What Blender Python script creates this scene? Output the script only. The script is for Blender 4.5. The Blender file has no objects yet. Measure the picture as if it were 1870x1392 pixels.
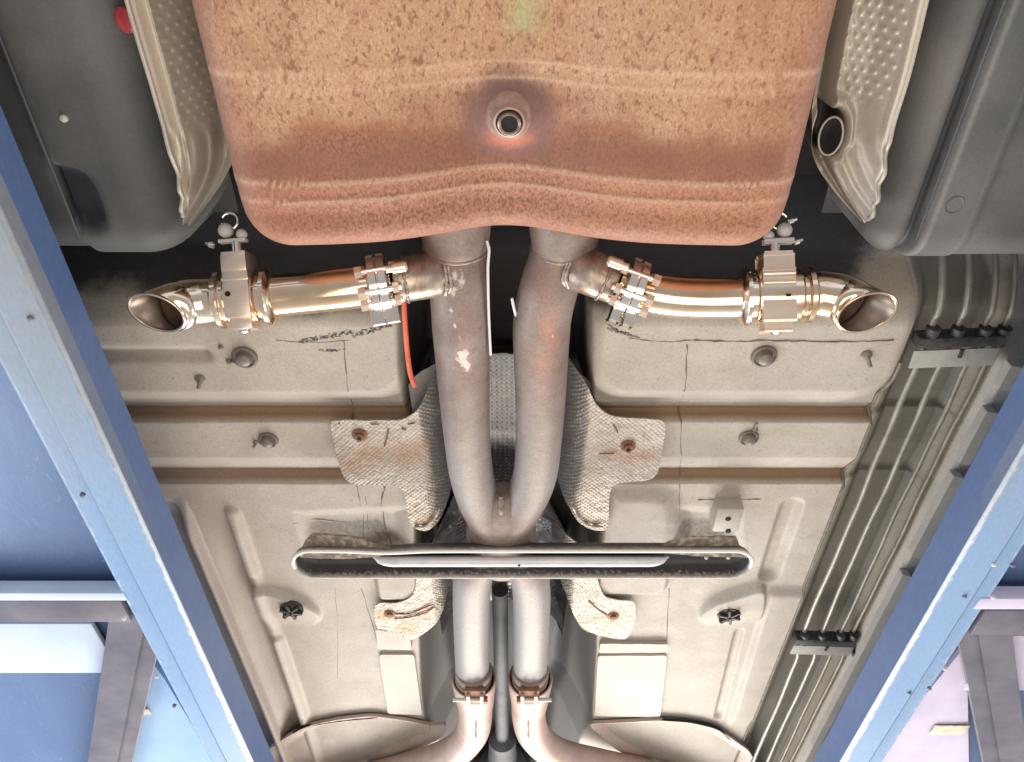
import bpy, bmesh, math, random
import numpy as np
from mathutils import Vector, Matrix, geometry

scene = bpy.context.scene
# ------------------------------------------------------------------ camera
F = 1402.5                      # focal length in photo pixels (1870 wide)
PITCH = math.atan(1730.0 / F)
CP, SP = math.cos(PITCH), math.sin(PITCH)
cam_d = bpy.data.cameras.new("camera")
cam_d.sensor_width = 36.0
cam_d.lens = 36.0 * F / 1870.0
cam_d.clip_start = 0.02
cam_d.clip_end = 60.0
cam = bpy.data.objects.new("camera", cam_d)
scene.collection.objects.link(cam)
cam.location = (0, 0, 0)
cam.rotation_euler = (math.pi / 2 + PITCH, 0, 0)
scene.camera = cam
# ------------------------------------------------------------------ world + lamps
world = bpy.data.worlds.new("World")
scene.world = world
world.use_nodes = True
bg = world.node_tree.nodes["Background"]
bg.inputs[0].default_value = (0.78, 0.86, 1.0, 1)
bg.inputs[1].default_value = 0.95

def lamp(name, loc, target, size, energy, col, sy=None):
    d = bpy.data.lights.new(name, 'AREA')
    d.shape = 'RECTANGLE'; d.size = size; d.size_y = sy or size
    d.energy = energy; d.color = col
    o = bpy.data.objects.new(name, d)
    scene.collection.objects.link(o)
    o.location = loc
    o.rotation_euler = (Vector(target) - Vector(loc)).to_track_quat('-Z', 'Y').to_euler()
    return o
# open shop door in front of the car, and an unseen fill lamp added under its tail for floor bounce
lamp("door_light", (0.1, 4.2, -0.25), (0.0, 1.3, 1.1), 3.0, 138, (1.0, 0.95, 0.88), 1.5)
lamp("floor_bounce_fill", (0.15, 0.3, -0.9), (0.05, 0.9, 1.1), 1.5, 17, (1.0, 0.90, 0.78))
lamp("side_light", (-3.0, 2.3, -0.6), (-0.7, 2.0, 1.0), 1.8, 80, (0.72, 0.84, 1.0))
lamp("side_light", (3.4, 1.9, -0.6), (0.6, 1.8, 1.0), 1.4, 30, (0.92, 0.90, 1.0))
vs = scene.view_settings
vs.view_transform = 'Standard'; vs.look = 'None'; vs.exposure = 0.24; vs.gamma = 1.0
rnd = random.Random(7)

# ------------------------------------------------------------------ helpers
def ray(u, v):
    a = (696.0 - v) / F
    return ((u - 935.0) / F, CP - SP * a, SP + CP * a)

def P(u, v, z):
    """point of the horizontal plane at height z (above the lens) measured off the photo"""
    d = ray(u, v); t = z / d[2]
    return np.array((d[0] * t, d[1] * t, z))

def PL(pts, z):
    return [P(u, v, z) for u, v in pts]

def Y(v, z):
    return P(935, v, z)[1]

def lineX(u, v, z):             # x of the fore-and-aft line through a photo point
    return P(u, v, z)[0]

def ss(x, a=0.0, b=1.0):
    t = np.clip((np.asarray(x, float) - a) / (b - a), 0, 1)
    return t * t * (3 - 2 * t)

def vnoise(x, y, seed=0):
    x = np.asarray(x, float); y = np.asarray(y, float)
    xi = np.floor(x); yi = np.floor(y); xf = x - xi; yf = y - yi
    def h(a, b):
        s = np.sin(a * 127.1 + b * 311.7 + seed * 74.7) * 43758.5453
        return s - np.floor(s)
    u = xf * xf * (3 - 2 * xf); w = yf * yf * (3 - 2 * yf)
    return (h(xi, yi) * (1 - u) + h(xi + 1, yi) * u) * (1 - w) + (h(xi, yi + 1) * (1 - u) + h(xi + 1, yi + 1) * u) * w

def fbm(x, y, seed=0, o=3):
    s = 0; a = 1; t = 0
    for i in range(o):
        s = s + a * vnoise(x * 2 ** i, y * 2 ** i, seed + i * 13); t += a; a *= .5
    return s / t

def sdf_poly(px, py, poly):
    poly = [(p[0], p[1]) for p in poly]
    d = np.full(px.shape, 1e9); ins = np.zeros(px.shape, bool); n = len(poly)
    for i in range(n):
        ax, ay = poly[i]; bx, by = poly[(i + 1) % n]
        ex, ey = bx - ax, by - ay
        wx, wy = px - ax, py - ay
        t = np.clip((wx * ex + wy * ey) / (ex * ex + ey * ey + 1e-15), 0, 1)
        d = np.minimum(d, (wx - ex * t) ** 2 + (wy - ey * t) ** 2)
        c = ((ay > py) != (by > py)) & (px < ex * (py - ay) / (ey if abs(ey) > 1e-12 else 1e-12) + ax)
        ins ^= c
    d = np.sqrt(d)
    return np.where(ins, -d, d)

def sdf_line(px, py, pl):
    d = np.full(px.shape, 1e9)
    for i in range(len(pl) - 1):
        ax, ay = pl[i][:2]; bx, by = pl[i + 1][:2]
        ex, ey = bx - ax, by - ay
        wx, wy = px - ax, py - ay
        t = np.clip((wx * ex + wy * ey) / (ex * ex + ey * ey + 1e-15), 0, 1)
        d = np.minimum(d, (wx - ex * t) ** 2 + (wy - ey * t) ** 2)
    return np.sqrt(d)

def catmull(pts, n=8, closed=False):
    p = [np.array(q, float) for q in pts]; out = []; N = len(p)
    rng = range(N if closed else N - 1)
    for i in rng:
        if closed:
            a, b, c, d = p[(i - 1) % N], p[i], p[(i + 1) % N], p[(i + 2) % N]
        else:
            b, c = p[i], p[i + 1]
            a = p[i - 1] if i else b - (c - b)
            d = p[i + 2] if i + 2 < N else c + (c - b)
        for k in range(n):
            t = k / n
            out.append(.5 * ((2 * b) + (c - a) * t + (2 * a - 5 * b + 4 * c - d) * t * t + (-a + 3 * b - 3 * c + d) * t ** 3))
    if not closed:
        out.append(p[-1])
    return out

def rounded(pts, r=8, n=4):
    """polygon (2-D pixels) with its corners rounded"""
    out = []; N = len(pts)
    for i in range(N):
        a, b, c = [np.array(pts[(i + k) % N], float) for k in (-1, 0, 1)]
        e1, e2 = a - b, c - b
        l1, l2 = np.linalg.norm(e1), np.linalg.norm(e2)
        q = min(r, l1 * .45, l2 * .45)
        s, t = b + e1 / l1 * q, b + e2 / l2 * q
        for k in range(n + 1):
            w = k / n
            out.append(tuple((1 - w) ** 2 * s + 2 * w * (1 - w) * b + w * w * t))
    return out

def thing(name, label, cat, loc=(0, 0, 0), group=None):
    o = bpy.data.objects.new(name, None); scene.collection.objects.link(o)
    o.empty_display_size = .05
    o.location = loc; o['label'] = label; o['category'] = cat
    if group: o['group'] = group
    return o

def root_loc(o):
    v = Vector((0, 0, 0))
    while o is not None:
        v += Vector(o.location); o = o.parent
    return v

def link(name, me, mat, parent=None, label=None, smooth=True, autosmooth=None):
    o = bpy.data.objects.new(name, me); scene.collection.objects.link(o)
    if mat: me.materials.append(mat)
    if parent is not None:
        r = root_loc(parent)
        n = len(me.vertices); co = np.empty(n * 3, np.float32); me.vertices.foreach_get('co', co)
        co = co.reshape(-1, 3) - np.array(r, np.float32); me.vertices.foreach_set('co', co.ravel())
        o.parent = parent
    if smooth:
        me.polygons.foreach_set('use_smooth', np.ones(len(me.polygons), bool))
        if autosmooth:
            me.set_sharp_from_angle(angle=math.radians(autosmooth))
    if label: o['label'] = label
    me.update()
    return o

def grid_mesh(name, X, Yy, Z, attrs=None):
    n, m = X.shape
    co = np.stack([X, Yy, Z], -1).reshape(-1, 3).astype(np.float32)
    idx = np.arange(n * m).reshape(n, m)
    q = np.stack([idx[:-1, :-1], idx[:-1, 1:], idx[1:, 1:], idx[1:, :-1]], -1).reshape(-1, 4)
    me = bpy.data.meshes.new(name)
    me.vertices.add(n * m); me.vertices.foreach_set('co', co.ravel())
    me.loops.add(q.size); me.loops.foreach_set('vertex_index', q.ravel().astype(np.int32))
    me.polygons.add(len(q)); me.polygons.foreach_set('loop_start', (np.arange(len(q)) * 4).astype(np.int32))
    me.update(calc_edges=True); me.validate()
    for k, a in (attrs or {}).items():
        at = me.attributes.new(k, 'FLOAT', 'POINT'); at.data.foreach_set('value', a.reshape(-1).astype(np.float32))
    return me

def pydata(name, v, f):
    me = bpy.data.meshes.new(name); me.from_pydata([tuple(map(float, p)) for p in v], [], f); me.update()
    return me

def loft_mesh(name, rings, cap0=False, cap1=False, attrs=None):
    """rings: list of lists of points, all the same length, closed round"""
    n = len(rings[0]); v = []; f = []
    for r in rings: v += [tuple(p) for p in r]
    for i in range(len(rings) - 1):
        for k in range(n):
            a = i * n + k; b = i * n + (k + 1) % n
            f.append((a, b, b + n, a + n))
    if cap0: f.append(tuple(range(n - 1, -1, -1)))
    if cap1: f.append(tuple((len(rings) - 1) * n + k for k in range(n)))
    me = pydata(name, v, f)
    for k, a in (attrs or {}).items():
        at = me.attributes.new(k, 'FLOAT', 'POINT'); at.data.foreach_set('value', np.asarray(a, np.float32).ravel())
    return me

def circle(c, A, B, seg):
    return [c + A * math.cos(t) + B * math.sin(t) for t in np.linspace(0, 2 * math.pi, seg, endpoint=False)]

def frames(path):
    path = [np.array(p, float) for p in path]
    T = []
    for i in range(len(path)):
        d = path[min(i + 1, len(path) - 1)] - path[max(i - 1, 0)]
        T.append(d / (np.linalg.norm(d) + 1e-12))
    up = np.array((0, 0, 1.0))
    if abs(T[0] @ up) > .9: up = np.array((1.0, 0, 0))
    N = np.cross(T[0], up); N /= np.linalg.norm(N)
    out = []
    for t in T:
        N = N - t * (N @ t); N /= np.linalg.norm(N)
        out.append((t, N, np.cross(t, N)))
    return path, out

def tube_rings(path, rad, seg=24):
    path, fr = frames(path)
    if not hasattr(rad, '__len__'): rad = [rad] * len(path)
    return [circle(p, N * r, B * r, seg) for p, (t, N, B), r in zip(path, fr, rad)]

def tube(name, path, rad, mat, parent=None, seg=24, caps=True, label=None, attrs=None):
    return link(name, loft_mesh(name, tube_rings(path, rad, seg), caps, caps, attrs), mat, parent, label, autosmooth=50)

def lathe(name, origin, axis, prof, mat, parent=None, seg=32, label=None, autosmooth=35):
    """prof: (distance along axis, radius)"""
    o = np.array(origin, float); ax = np.array(axis, float); ax /= np.linalg.norm(ax)
    up = np.array((0, 0, 1.0)) if abs(ax[2]) < .9 else np.array((1.0, 0, 0))
    A = np.cross(ax, up); A /= np.linalg.norm(A); B = np.cross(ax, A)
    rings = [circle(o + ax * d, A * r, B * r, seg) for d, r in prof]
    return link(name, loft_mesh(name, rings, True, True), mat, parent, label, autosmooth=autosmooth)

def box(name, c, ex, ey, ez, size, mat, parent=None, bev=.002, label=None, taper=1.0):
    """c centre, three axes, full sizes"""
    bm = bmesh.new(); bmesh.ops.create_cube(bm, size=1.0)
    for v in bm.verts:
        if v.co.y > 0: v.co.x *= taper
    M = Matrix((Vector(ex), Vector(ey), Vector(ez))).transposed()
    for v in bm.verts:
        v.co = M @ Vector((v.co.x * size[0], v.co.y * size[1], v.co.z * size[2])) + Vector(c)
    if bev > 0:
        bmesh.ops.bevel(bm, geom=bm.edges[:], offset=bev, segments=2, affect='EDGES', profile=.6)
    me = bpy.data.meshes.new(name); bm.to_mesh(me); bm.free()
    return link(name, me, mat, parent, label, autosmooth=40)

def sheet(name, outline, sp, zfun, thick, mat, parent=None, label=None, attrfun=None, autosmooth=None):
    """free-form pressed sheet: outline in world x,y (closed), z from zfun(x, y), rim of the given thickness"""
    ol = []
    N = len(outline)
    for i in range(N):
        a = np.array(outline[i][:2]); b = np.array(outline[(i + 1) % N][:2])
        k = max(1, int(round(np.linalg.norm(b - a) / sp)))
        for j in range(k): ol.append(a + (b - a) * j / k)
    ol = np.array(ol)
    x0, y0 = ol.min(0); x1, y1 = ol.max(0)
    gx, gy = np.meshgrid(np.arange(x0, x1, sp), np.arange(y0, y1, sp))
    gx = gx + (np.arange(gx.shape[0])[:, None] % 2) * sp * .5
    d = sdf_poly(gx, gy, ol)
    keep = d < -sp * .6
    pts = np.concatenate([ol, np.stack([gx[keep], gy[keep]], -1)])
    n = len(ol)
    r = geometry.delaunay_2d_cdt([Vector(p) for p in pts], [], [list(range(n))], 1, 1e-7)
    vc = np.array([(p[0], p[1]) for p in r[0]])
    z = zfun(vc[:, 0], vc[:, 1]) + np.zeros(len(vc))
    v = [(a[0], a[1], b) for a, b in zip(vc, z)]
    f = [tuple(q) for q in r[2]]
    from collections import Counter
    cnt = Counter()
    for q in f:
        for i in range(len(q)): cnt[tuple(sorted((q[i], q[(i + 1) % len(q)])))] += 1
    edges = [e for e, c in cnt.items() if c == 1]
    mp = {}
    for e in edges:
        for i in e:
            if i not in mp:
                mp[i] = len(v); v.append((v[i][0], v[i][1], v[i][2] + thick))
    for a, b in edges: f.append((a, b, mp[b], mp[a]))
    me = pydata(name, v, f)
    if attrfun:
        va = np.array(v)
        for k, a in attrfun(va[:, 0], va[:, 1]).items():
            at = me.attributes.new(k, 'FLOAT', 'POINT'); at.data.foreach_set('value', np.asarray(a, np.float32))
    bm = bmesh.new(); bm.from_mesh(me); bmesh.ops.recalc_face_normals(bm, faces=bm.faces[:]); bm.to_mesh(me); bm.free()
    return link(name, me, mat, parent, label, autosmooth=autosmooth or 50)

# ------------------------------------------------------------------ materials
def pmat(name, cols, scale=30, detail=6, rough=.5, metal=0.0, bump=0.0, bscale=None, grain=.0, gscale=400,
         stretch=(1, 1, 1), layers=(), rvar=0.0, distort=0.0, spec=.5, cells=None):
    m = bpy.data.materials.new(name); m.use_nodes = True
    nt = m.node_tree; N = nt.nodes; L = nt.links
    b = N['Principled BSDF']
    tc = N.new('ShaderNodeTexCoord'); mp = N.new('ShaderNodeMapping'); mp.inputs['Scale'].default_value = stretch
    L.new(tc.outputs['Object'], mp.inputs[0])
    def noise(s, d=6, r=.6):
        n = N.new('ShaderNodeTexNoise'); n.inputs['Scale'].default_value = s; n.inputs['Detail'].default_value = d
        n.inputs['Roughness'].default_value = r; n.inputs['Distortion'].default_value = distort
        L.new(mp.outputs[0], n.inputs['Vector']); return n
    def mix(fac, a, c, mode='MIX'):
        x = N.new('ShaderNodeMix'); x.data_type = 'RGBA'; x.blend_type = mode
        if isinstance(fac, float): x.inputs[0].default_value = fac
        else: L.new(fac, x.inputs[0])
        for s, val in ((6, a), (7, c)):
            if isinstance(val, tuple): x.inputs[s].default_value = (*val, 1)
            else: L.new(val, x.inputs[s])
        return x.outputs[2]
    n1 = noise(scale, detail)
    cr = N.new('ShaderNodeValToRGB'); el = cr.color_ramp.elements
    el[0].position, el[0].color = cols[0][0], (*cols[0][1], 1)
    el[1].position, el[1].color = cols[-1][0], (*cols[-1][1], 1)
    for p, c in cols[1:-1]:
        e = el.new(p); e.color = (*c, 1)
    L.new(n1.outputs['Fac'], cr.inputs[0])
    col = cr.outputs[0]
    if cells:                                   # (scale, threshold, width, colour, amount)
        for cs, th, w, cc, am in cells:
            n3 = noise(cs, 3, .5)
            mr = N.new('ShaderNodeMapRange'); mr.inputs[1].default_value = th; mr.inputs[2].default_value = th + w; mr.inputs[4].default_value = am
            L.new(n3.outputs['Fac'], mr.inputs[0])
            col = mix(mr.outputs[0], col, cc)
    for i, (attr, lc, brk, nsc) in enumerate(layers):
        at = N.new('ShaderNodeAttribute'); at.attribute_name = attr
        n2 = noise(nsc, 5)
        ma = N.new('ShaderNodeMath'); ma.operation = 'SUBTRACT'; L.new(n2.outputs['Fac'], ma.inputs[0]); ma.inputs[1].default_value = .5
        mb = N.new('ShaderNodeMath'); mb.operation = 'MULTIPLY_ADD'; L.new(ma.outputs[0], mb.inputs[0]); mb.inputs[1].default_value = brk * 2
        L.new(at.outputs['Fac'], mb.inputs[2])
        mr = N.new('ShaderNodeMapRange'); mr.interpolation_type = 'SMOOTHSTEP'
        e = .12 if brk > .4 else .5
        mr.inputs[1].default_value = .5 - e; mr.inputs[2].default_value = .5 + e
        L.new(mb.outputs[0], mr.inputs[0])
        mm = N.new('ShaderNodeMath'); mm.operation = 'MULTIPLY'; L.new(mr.outputs[0], mm.inputs[0])
        gt = N.new('ShaderNodeMath'); gt.operation = 'GREATER_THAN'; gt.inputs[1].default_value = .02; L.new(at.outputs['Fac'], gt.inputs[0])
        L.new(gt.outputs[0], mm.inputs[1])
        col = mix(mm.outputs[0], col, lc)
    if grain:
        g = noise(gscale, 2, .7)
        mr = N.new('ShaderNodeMapRange'); mr.inputs[1].default_value = .25; mr.inputs[2].default_value = .75
        mr.inputs[3].default_value = 1 - grain; mr.inputs[4].default_value = 1 + grain * .6
        L.new(g.outputs['Fac'], mr.inputs[0])
        cc = N.new('ShaderNodeCombineColor')
        for k in range(3): L.new(mr.outputs[0], cc.inputs[k])
        col = mix(1.0, col, cc.outputs[0], 'MULTIPLY')
    L.new(col, b.inputs['Base Color'])
    b.inputs['Metallic'].default_value = metal; b.inputs['Roughness'].default_value = rough
    b.inputs['Specular IOR Level'].default_value = spec
    if rvar:
        mr = N.new('ShaderNodeMapRange'); mr.inputs[1].default_value = .3; mr.inputs[2].default_value = .7
        mr.inputs[3].default_value = max(.03, rough - rvar); mr.inputs[4].default_value = rough + rvar
        L.new(n1.outputs['Fac'], mr.inputs[0]); L.new(mr.outputs[0], b.inputs['Roughness'])
    if bump:
        bn = noise(bscale or scale * 3, 4); bu = N.new('ShaderNodeBump')
        bu.inputs['Strength'].default_value = bump; bu.inputs['Distance'].default_value = .002
        L.new(bn.outputs['Fac'], bu.inputs['Height']); L.new(bu.outputs[0], b.inputs['Normal'])
    return m

M_pan = pmat('floor_paint', [(.3, (.44, .390, .325)), (.7, (.53, .480, .41))], 9, 6, .55, spec=.3, cells=[(5, .48, .25, (.40, .345, .285), .5), (240, .64, .05, (.22, .185, .15), .55), (30, .62, .1, (.36, .315, .265), .4)], grain=.16, gscale=260, bump=.10, bscale=420,
             layers=[('brown', (.33, .215, .13), .18, 25), ('brace_shade', (.10, .07, .05), .35, 90), ('grey', (.215, .195, .162), .12, 20), ('steel', (.25, .24, .225), .15, 30), ('dark', (.065, .061, .060), .3, 60), ('scuff', (.06, .055, .05), .75, 170), ('pink', (.47, .37, .31), .12, 14)])  # 'steel' is the painted shading of the front tunnel walls
M_panflange = pmat('floor_paint_light', [(.3, (.42, .38, .325)), (.7, (.49, .45, .385))], 12, 6, .5, grain=.12, gscale=260, bump=.08, bscale=420)
M_pink = pmat('floor_paint_pink', [(.3, (.46, .33, .27)), (.7, (.58, .49, .42))], 10, 6, .55, grain=.12, gscale=260, bump=.08, bscale=400)
M_black = pmat('black_underbody', [(.3, (.065, .063, .066)), (.7, (.11, .105, .104))], 10, 6, .75, spec=.2, bump=.2, bscale=100)
M_muf = pmat('rusty_muffler_steel', [(.28, (.38, .20, .105)), (.5, (.48, .285, .165)), (.72, (.55, .36, .225))], 7, 8, .6, metal=.12, grain=.2, gscale=230, stretch=(1.25, .75, 1), bump=.12, bscale=200,
             cells=[(7, .50, .2, (.40, .17, .075), .6), (18, .56, .2, (.38, .16, .075), .45), (80, .61, .08, (.26, .105, .05), .7), (140, .575, .07, (.20, .085, .042), .7), (230, .57, .06, (.52, .35, .20), .45), (300, .57, .06, (.24, .11, .055), .5)],
             
             layers=[('rust', (.295, .105, .05), .39, 20), ('mott', (.37, .165, .085), .8, 260), ('pit', (.17, .07, .042), .8, 210), ('rust2', (.215, .085, .046), .39, 22), ('edge', (.40, .20, .135), .25, 30), ('boss', (.215, .105, .085), .3, 40), ('red', (.50, .14, .065), .39, 60), ('hi', (.60, .38, .25), .39, 240), ('green', (.40, .40, .19), .39, 22)])
M_pipe = pmat('heat_stained_pipe', [(.3, (.21, .15, .122)), (.5, (.26, .195, .162)), (.7, (.32, .245, .205))], 14, 7, .55, metal=.3, cells=[(40, .56, .1, (.22, .13, .10), .5), (7, .52, .15, (.34, .27, .24), .4)], grain=.2, gscale=240, bump=.10, bscale=260,
              layers=[('grey', (.345, .32, .30), .3, 12), ('orange', (.40, .215, .15), .39, 30), ('flake', (.62, .53, .47), .8, 110)])
M_fpipe = pmat('pink_rusted_front_pipe', [(.3, (.44, .295, .235)), (.7, (.57, .43, .365))], 12, 7, .5, metal=.3, grain=.18, gscale=240, bump=.1, bscale=240,
               layers=[('edge', (.66, .55, .47), .3, 20)])
M_weld = pmat('weld_steel', [(.3, (.27, .20, .165)), (.7, (.44, .36, .30))], 60, 5, .4, metal=.7, bump=.5, bscale=160)
M_stub = pmat('welded_stub_steel', [(.3, (.24, .17, .135)), (.5, (.38, .29, .235)), (.7, (.70, .58, .47))], 26, 6, .36, metal=.8, bump=.2, bscale=120, stretch=(2, 1, 1))
M_chrome = pmat('heat_tinted_chrome', [(.3, (.74, .47, .26)), (.5, (.82, .62, .42)), (.7, (.92, .84, .74))], 7, 3, .13, metal=1.0, bump=.02, bscale=120, rvar=.04)
M_chrome2 = pmat('polished_steel', [(.3, (.88, .82, .74)), (.7, (.95, .92, .88))], 12, 3, .14, metal=1.0)
M_bronze = pmat('brushed_valve_metal', [(.3, (.74, .585, .465)), (.7, (.86, .72, .60))], 16, 5, .33, metal=.85, grain=.08, gscale=350, stretch=(.3, 2, 2))
M_tipin = pmat('sooty_tip_lining', [(.3, (.20, .155, .125)), (.7, (.36, .28, .225))], 12, 5, .35, metal=.8)
M_foil = pmat('crumpled_foil', [(.3, (.76, .74, .71)), (.7, (.90, .88, .85))], 40, 5, .4, metal=.2, bump=.25, bscale=150, layers=[('dark', (.06, .055, .05), .25, 50)])
M_foild = pmat('dark_foil', [(.3, (.10, .09, .09)), (.7, (.26, .25, .24))], 30, 5, .33, metal=.9, bump=.4, bscale=120)
M_emb = pmat('embossed_shield', [(.3, (.44, .39, .32)), (.7, (.58, .525, .44))], 12, 5, .45, metal=.25, grain=.1, gscale=300,
             layers=[('edge', (.66, .58, .48), .2, 20), ('hole_dark', (.10, .09, .08), .3, 25)])
M_wing = pmat('dirty_shield_aluminium', [(.3, (.46, .395, .325)), (.7, (.58, .515, .44))], 25, 6, .5, metal=.25, grain=.2, gscale=220, bump=.3, bscale=420, cells=[(150, .6, .06, (.25, .20, .16), .5)],
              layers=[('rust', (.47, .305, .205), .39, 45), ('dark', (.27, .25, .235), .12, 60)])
M_plast = pmat('grey_black_plastic', [(.3, (.076, .077, .077)), (.7, (.122, .121, .117))], 6, 6, .55, grain=.12, gscale=200, bump=.08, bscale=200, rvar=.08,
               layers=[('dust', (.23, .205, .18), .35, 8), ('edge', (.26, .25, .22), .3, 30), ('dark', (.03, .032, .038), .1, 20)])
M_plug = pmat('rubber_plug', [(.3, (.14, .12, .10)), (.7, (.24, .20, .17))], 40, 5, .4, bump=.2, bscale=90)
M_plugd = pmat('black_rubber', [(.3, (.022, .021, .02)), (.7, (.07, .065, .06))], 60, 5, .5, bump=.3, bscale=120)
M_bolt = pmat('rusty_bolt', [(.3, (.16, .07, .04)), (.7, (.30, .15, .09))], 80, 5, .6, metal=.4, bump=.3)
M_hole = pmat('dark_hole', [(.3, (.008, .007, .007)), (.7, (.015, .012, .012))], 30, 3, .9)
M_seam = pmat('dark_seam_sealer', [(.3, (.11, .09, .07)), (.7, (.25, .21, .17))], 60, 5, .7)
M_brace = pmat('dark_brace_paint', [(.3, (.045, .043, .045)), (.7, (.085, .08, .08))], 20, 6, .5, grain=.15, layers=[('rim', (.70, .64, .56), .25, 60), ('dirt', (.34, .28, .20), .8, 110)])
M_rib = pmat('pale_grey_metal', [(.3, (.55, .53, .53)), (.7, (.72, .70, .69))], 20, 5, .4, metal=.2, grain=.1)
M_lip = pmat('soiled_bracket', [(.3, (.13, .10, .075)), (.5, (.22, .17, .13)), (.7, (.52, .45, .36))], 75, 4, .6, bump=.6, bscale=120)
M_line = pmat('brake_line_coating', [(.3, (.22, .20, .17)), (.7, (.33, .305, .265))], 30, 5, .38, metal=.3)
M_lined = pmat('dull_line_coating', [(.3, (.20, .175, .14)), (.7, (.30, .265, .215))], 30, 5, .45, metal=.2)
M_clip = pmat('white_clip', [(.3, (.50, .48, .44)), (.7, (.64, .62, .57))], 20, 5, .5)
M_orange = pmat('orange_red_wire', [(.3, (.72, .12, .06)), (.7, (.85, .20, .11))], 20, 3, .4)
M_red = pmat('red_wire', [(.3, (.30, .05, .05)), (.7, (.42, .09, .08))], 20, 3, .4)
M_white = pmat('white_wire', [(.3, (.70, .68, .66)), (.7, (.82, .80, .78))], 20, 3, .4)
M_blue = pmat('blue_lift_paint', [(.3, (.11, .18, .33)), (.7, (.17, .26, .43))], 5, 7, .42, cells=[(70, .66, .04, (.42, .48, .54), .55), (11, .6, .12, (.10, .155, .27), .5)], grain=.12, gscale=120, stretch=(2, .5, 1), bump=.05, bscale=80, rvar=.1,
              layers=[('pale', (.23, .36, .56), .15, 8), ('wear', (.58, .61, .62), .42, 70), ('dark', (.085, .14, .285), .2, 10), ('grey', (.23, .25, .27), .35, 10)])
M_steel = pmat('grey_violet_steel', [(.3, (.10, .095, .125)), (.7, (.20, .18, .21))], 9, 6, .5, metal=.2, grain=.12)
M_pale = pmat('pale_lift_paint', [(.3, (.48, .56, .70)), (.7, (.62, .70, .82))], 6, 5, .5)
M_lilac = pmat('lilac_flare_paint', [(.3, (.50, .46, .60)), (.7, (.66, .60, .72))], 6, 5, .5)  # lens flare tint on the right lift put into the colour
M_tag = pmat('cream_sticker', [(.3, (.55, .44, .30)), (.7, (.80, .72, .58))], 60, 4, .6)

H = 1.15
EXV = np.array((1.0, 0, 0)); UPV = np.array((0, -SP, CP)); FWV = np.array((0, CP, SP))   # photo's right / up / away

# ================================================================== SHOP FLOOR (below the lens)
M_conc = pmat('workshop_concrete', [(.3, (.44, .385, .32)), (.7, (.56, .50, .43))], 3, 8, .7, grain=.1, gscale=90, bump=.1, bscale=60)
gx_, gy_ = np.meshgrid(np.linspace(-7, 7, 40), np.linspace(-6, 8, 40))
fo = link('ground', grid_mesh('ground', gx_, gy_, np.full_like(gx_, -1.05)), M_conc)
fo['kind'] = 'structure'

# ================================================================== CAR FLOOR
car = thing('car_floor', 'beige painted car floor with stamped ribs, bands, plugs and a dark tunnel down its middle', 'car floor', (0, 1.4, H))

vs_ = np.concatenate([np.arange(575, 905, 1.6), np.arange(905, 1480, 2.4)])
ys = np.concatenate([np.arange(.42, Y(575, H), .006), np.array([Y(v, H) for v in vs_])])
xs = np.concatenate([np.arange(-1.15, -.80, .008), np.arange(-.80, 1.0, .0028), np.arange(1.0, 1.25, .01)])
GX, GY = np.meshgrid(xs, ys)

def mk_profile(pts):
    yy = np.array([Y(v, H + dz) if not isinstance(v, tuple) else v[0] for v, dz in pts]); yy = np.maximum.accumulate(yy + np.arange(len(yy)) * 1e-4)
    return yy, np.array([p[1] for p in pts])
y_s1 = Y(771, H - .020); y_s2 = Y(883, H - .010)
py, pz = mk_profile([(300, 0), (600, 0), (733, 0), (744, .016), ((y_s1 - .004,), .016), ((y_s1,), -.020), (836, -.020), (857, .014), ((y_s2 - .003,), .014), ((y_s2,), -.010), (1320, -.010), (1500, -.012)])
GZ = np.interp(GY, py, pz)

# tunnel edges (world x by distance y)
def edge_tab(tab):
    a = np.array([P(u, v, H)[:2] for u, v in tab]); return a[:, 1], a[:, 0]
Ly, Lx = edge_tab([(728, 560), (728, 640), (735, 740), (748, 800), (752, 900), (756, 1000), (762, 1090), (766, 1180), (768, 1250), (775, 1312), (800, 1345), (830, 1480)])
Ry, Rx = edge_tab([(1082, 560), (1082, 640), (1088, 740), (1108, 790), (1112, 900), (1100, 1000), (1090, 1090), (1090, 1180), (1086, 1250), (1082, 1312), (1060, 1345), (1030, 1480)])
TL = np.interp(GY, Ly, Lx); TR = np.interp(GY, Ry, Rx)

# the two raised boxes at the rear end
def rbox_sd(X, Yy, x0, x1, y0, y1, r):
    cx, cy = (x0 + x1) / 2, (y0 + y1) / 2; a, b = (x1 - x0) / 2 - r, (y1 - y0) / 2 - r
    qx, qy = np.abs(X - cx) - a, np.abs(Yy - cy) - b
    return np.hypot(np.maximum(qx, 0), np.maximum(qy, 0)) + np.minimum(np.maximum(qx, qy), 0) - r
zb = H - .036
yb0, yb1 = Y(480, zb), Y(714, zb)
bL = rbox_sd(GX, GY, -2.0, P(722, 640, zb)[0], yb0, yb1, .055)
bR = rbox_sd(GX, GY, P(1104, 640, zb)[0], P(1640, 640, zb)[0], yb0, yb1, .055)
sl = .062
box_ = np.maximum(1 - ss(bL, -.003, sl), 1 - ss(bR, -.003, sl))
before = GY < y_s1 - .004
GZ = np.where(before, np.interp(GY, py, pz) - .036 * box_, GZ)
# a long bead on the left box
bead = sdf_line(GX, GY, PL([(-200, 648), (372, 648)], zb))
GZ += .012 * np.exp(-(bead / .013) ** 2)

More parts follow.
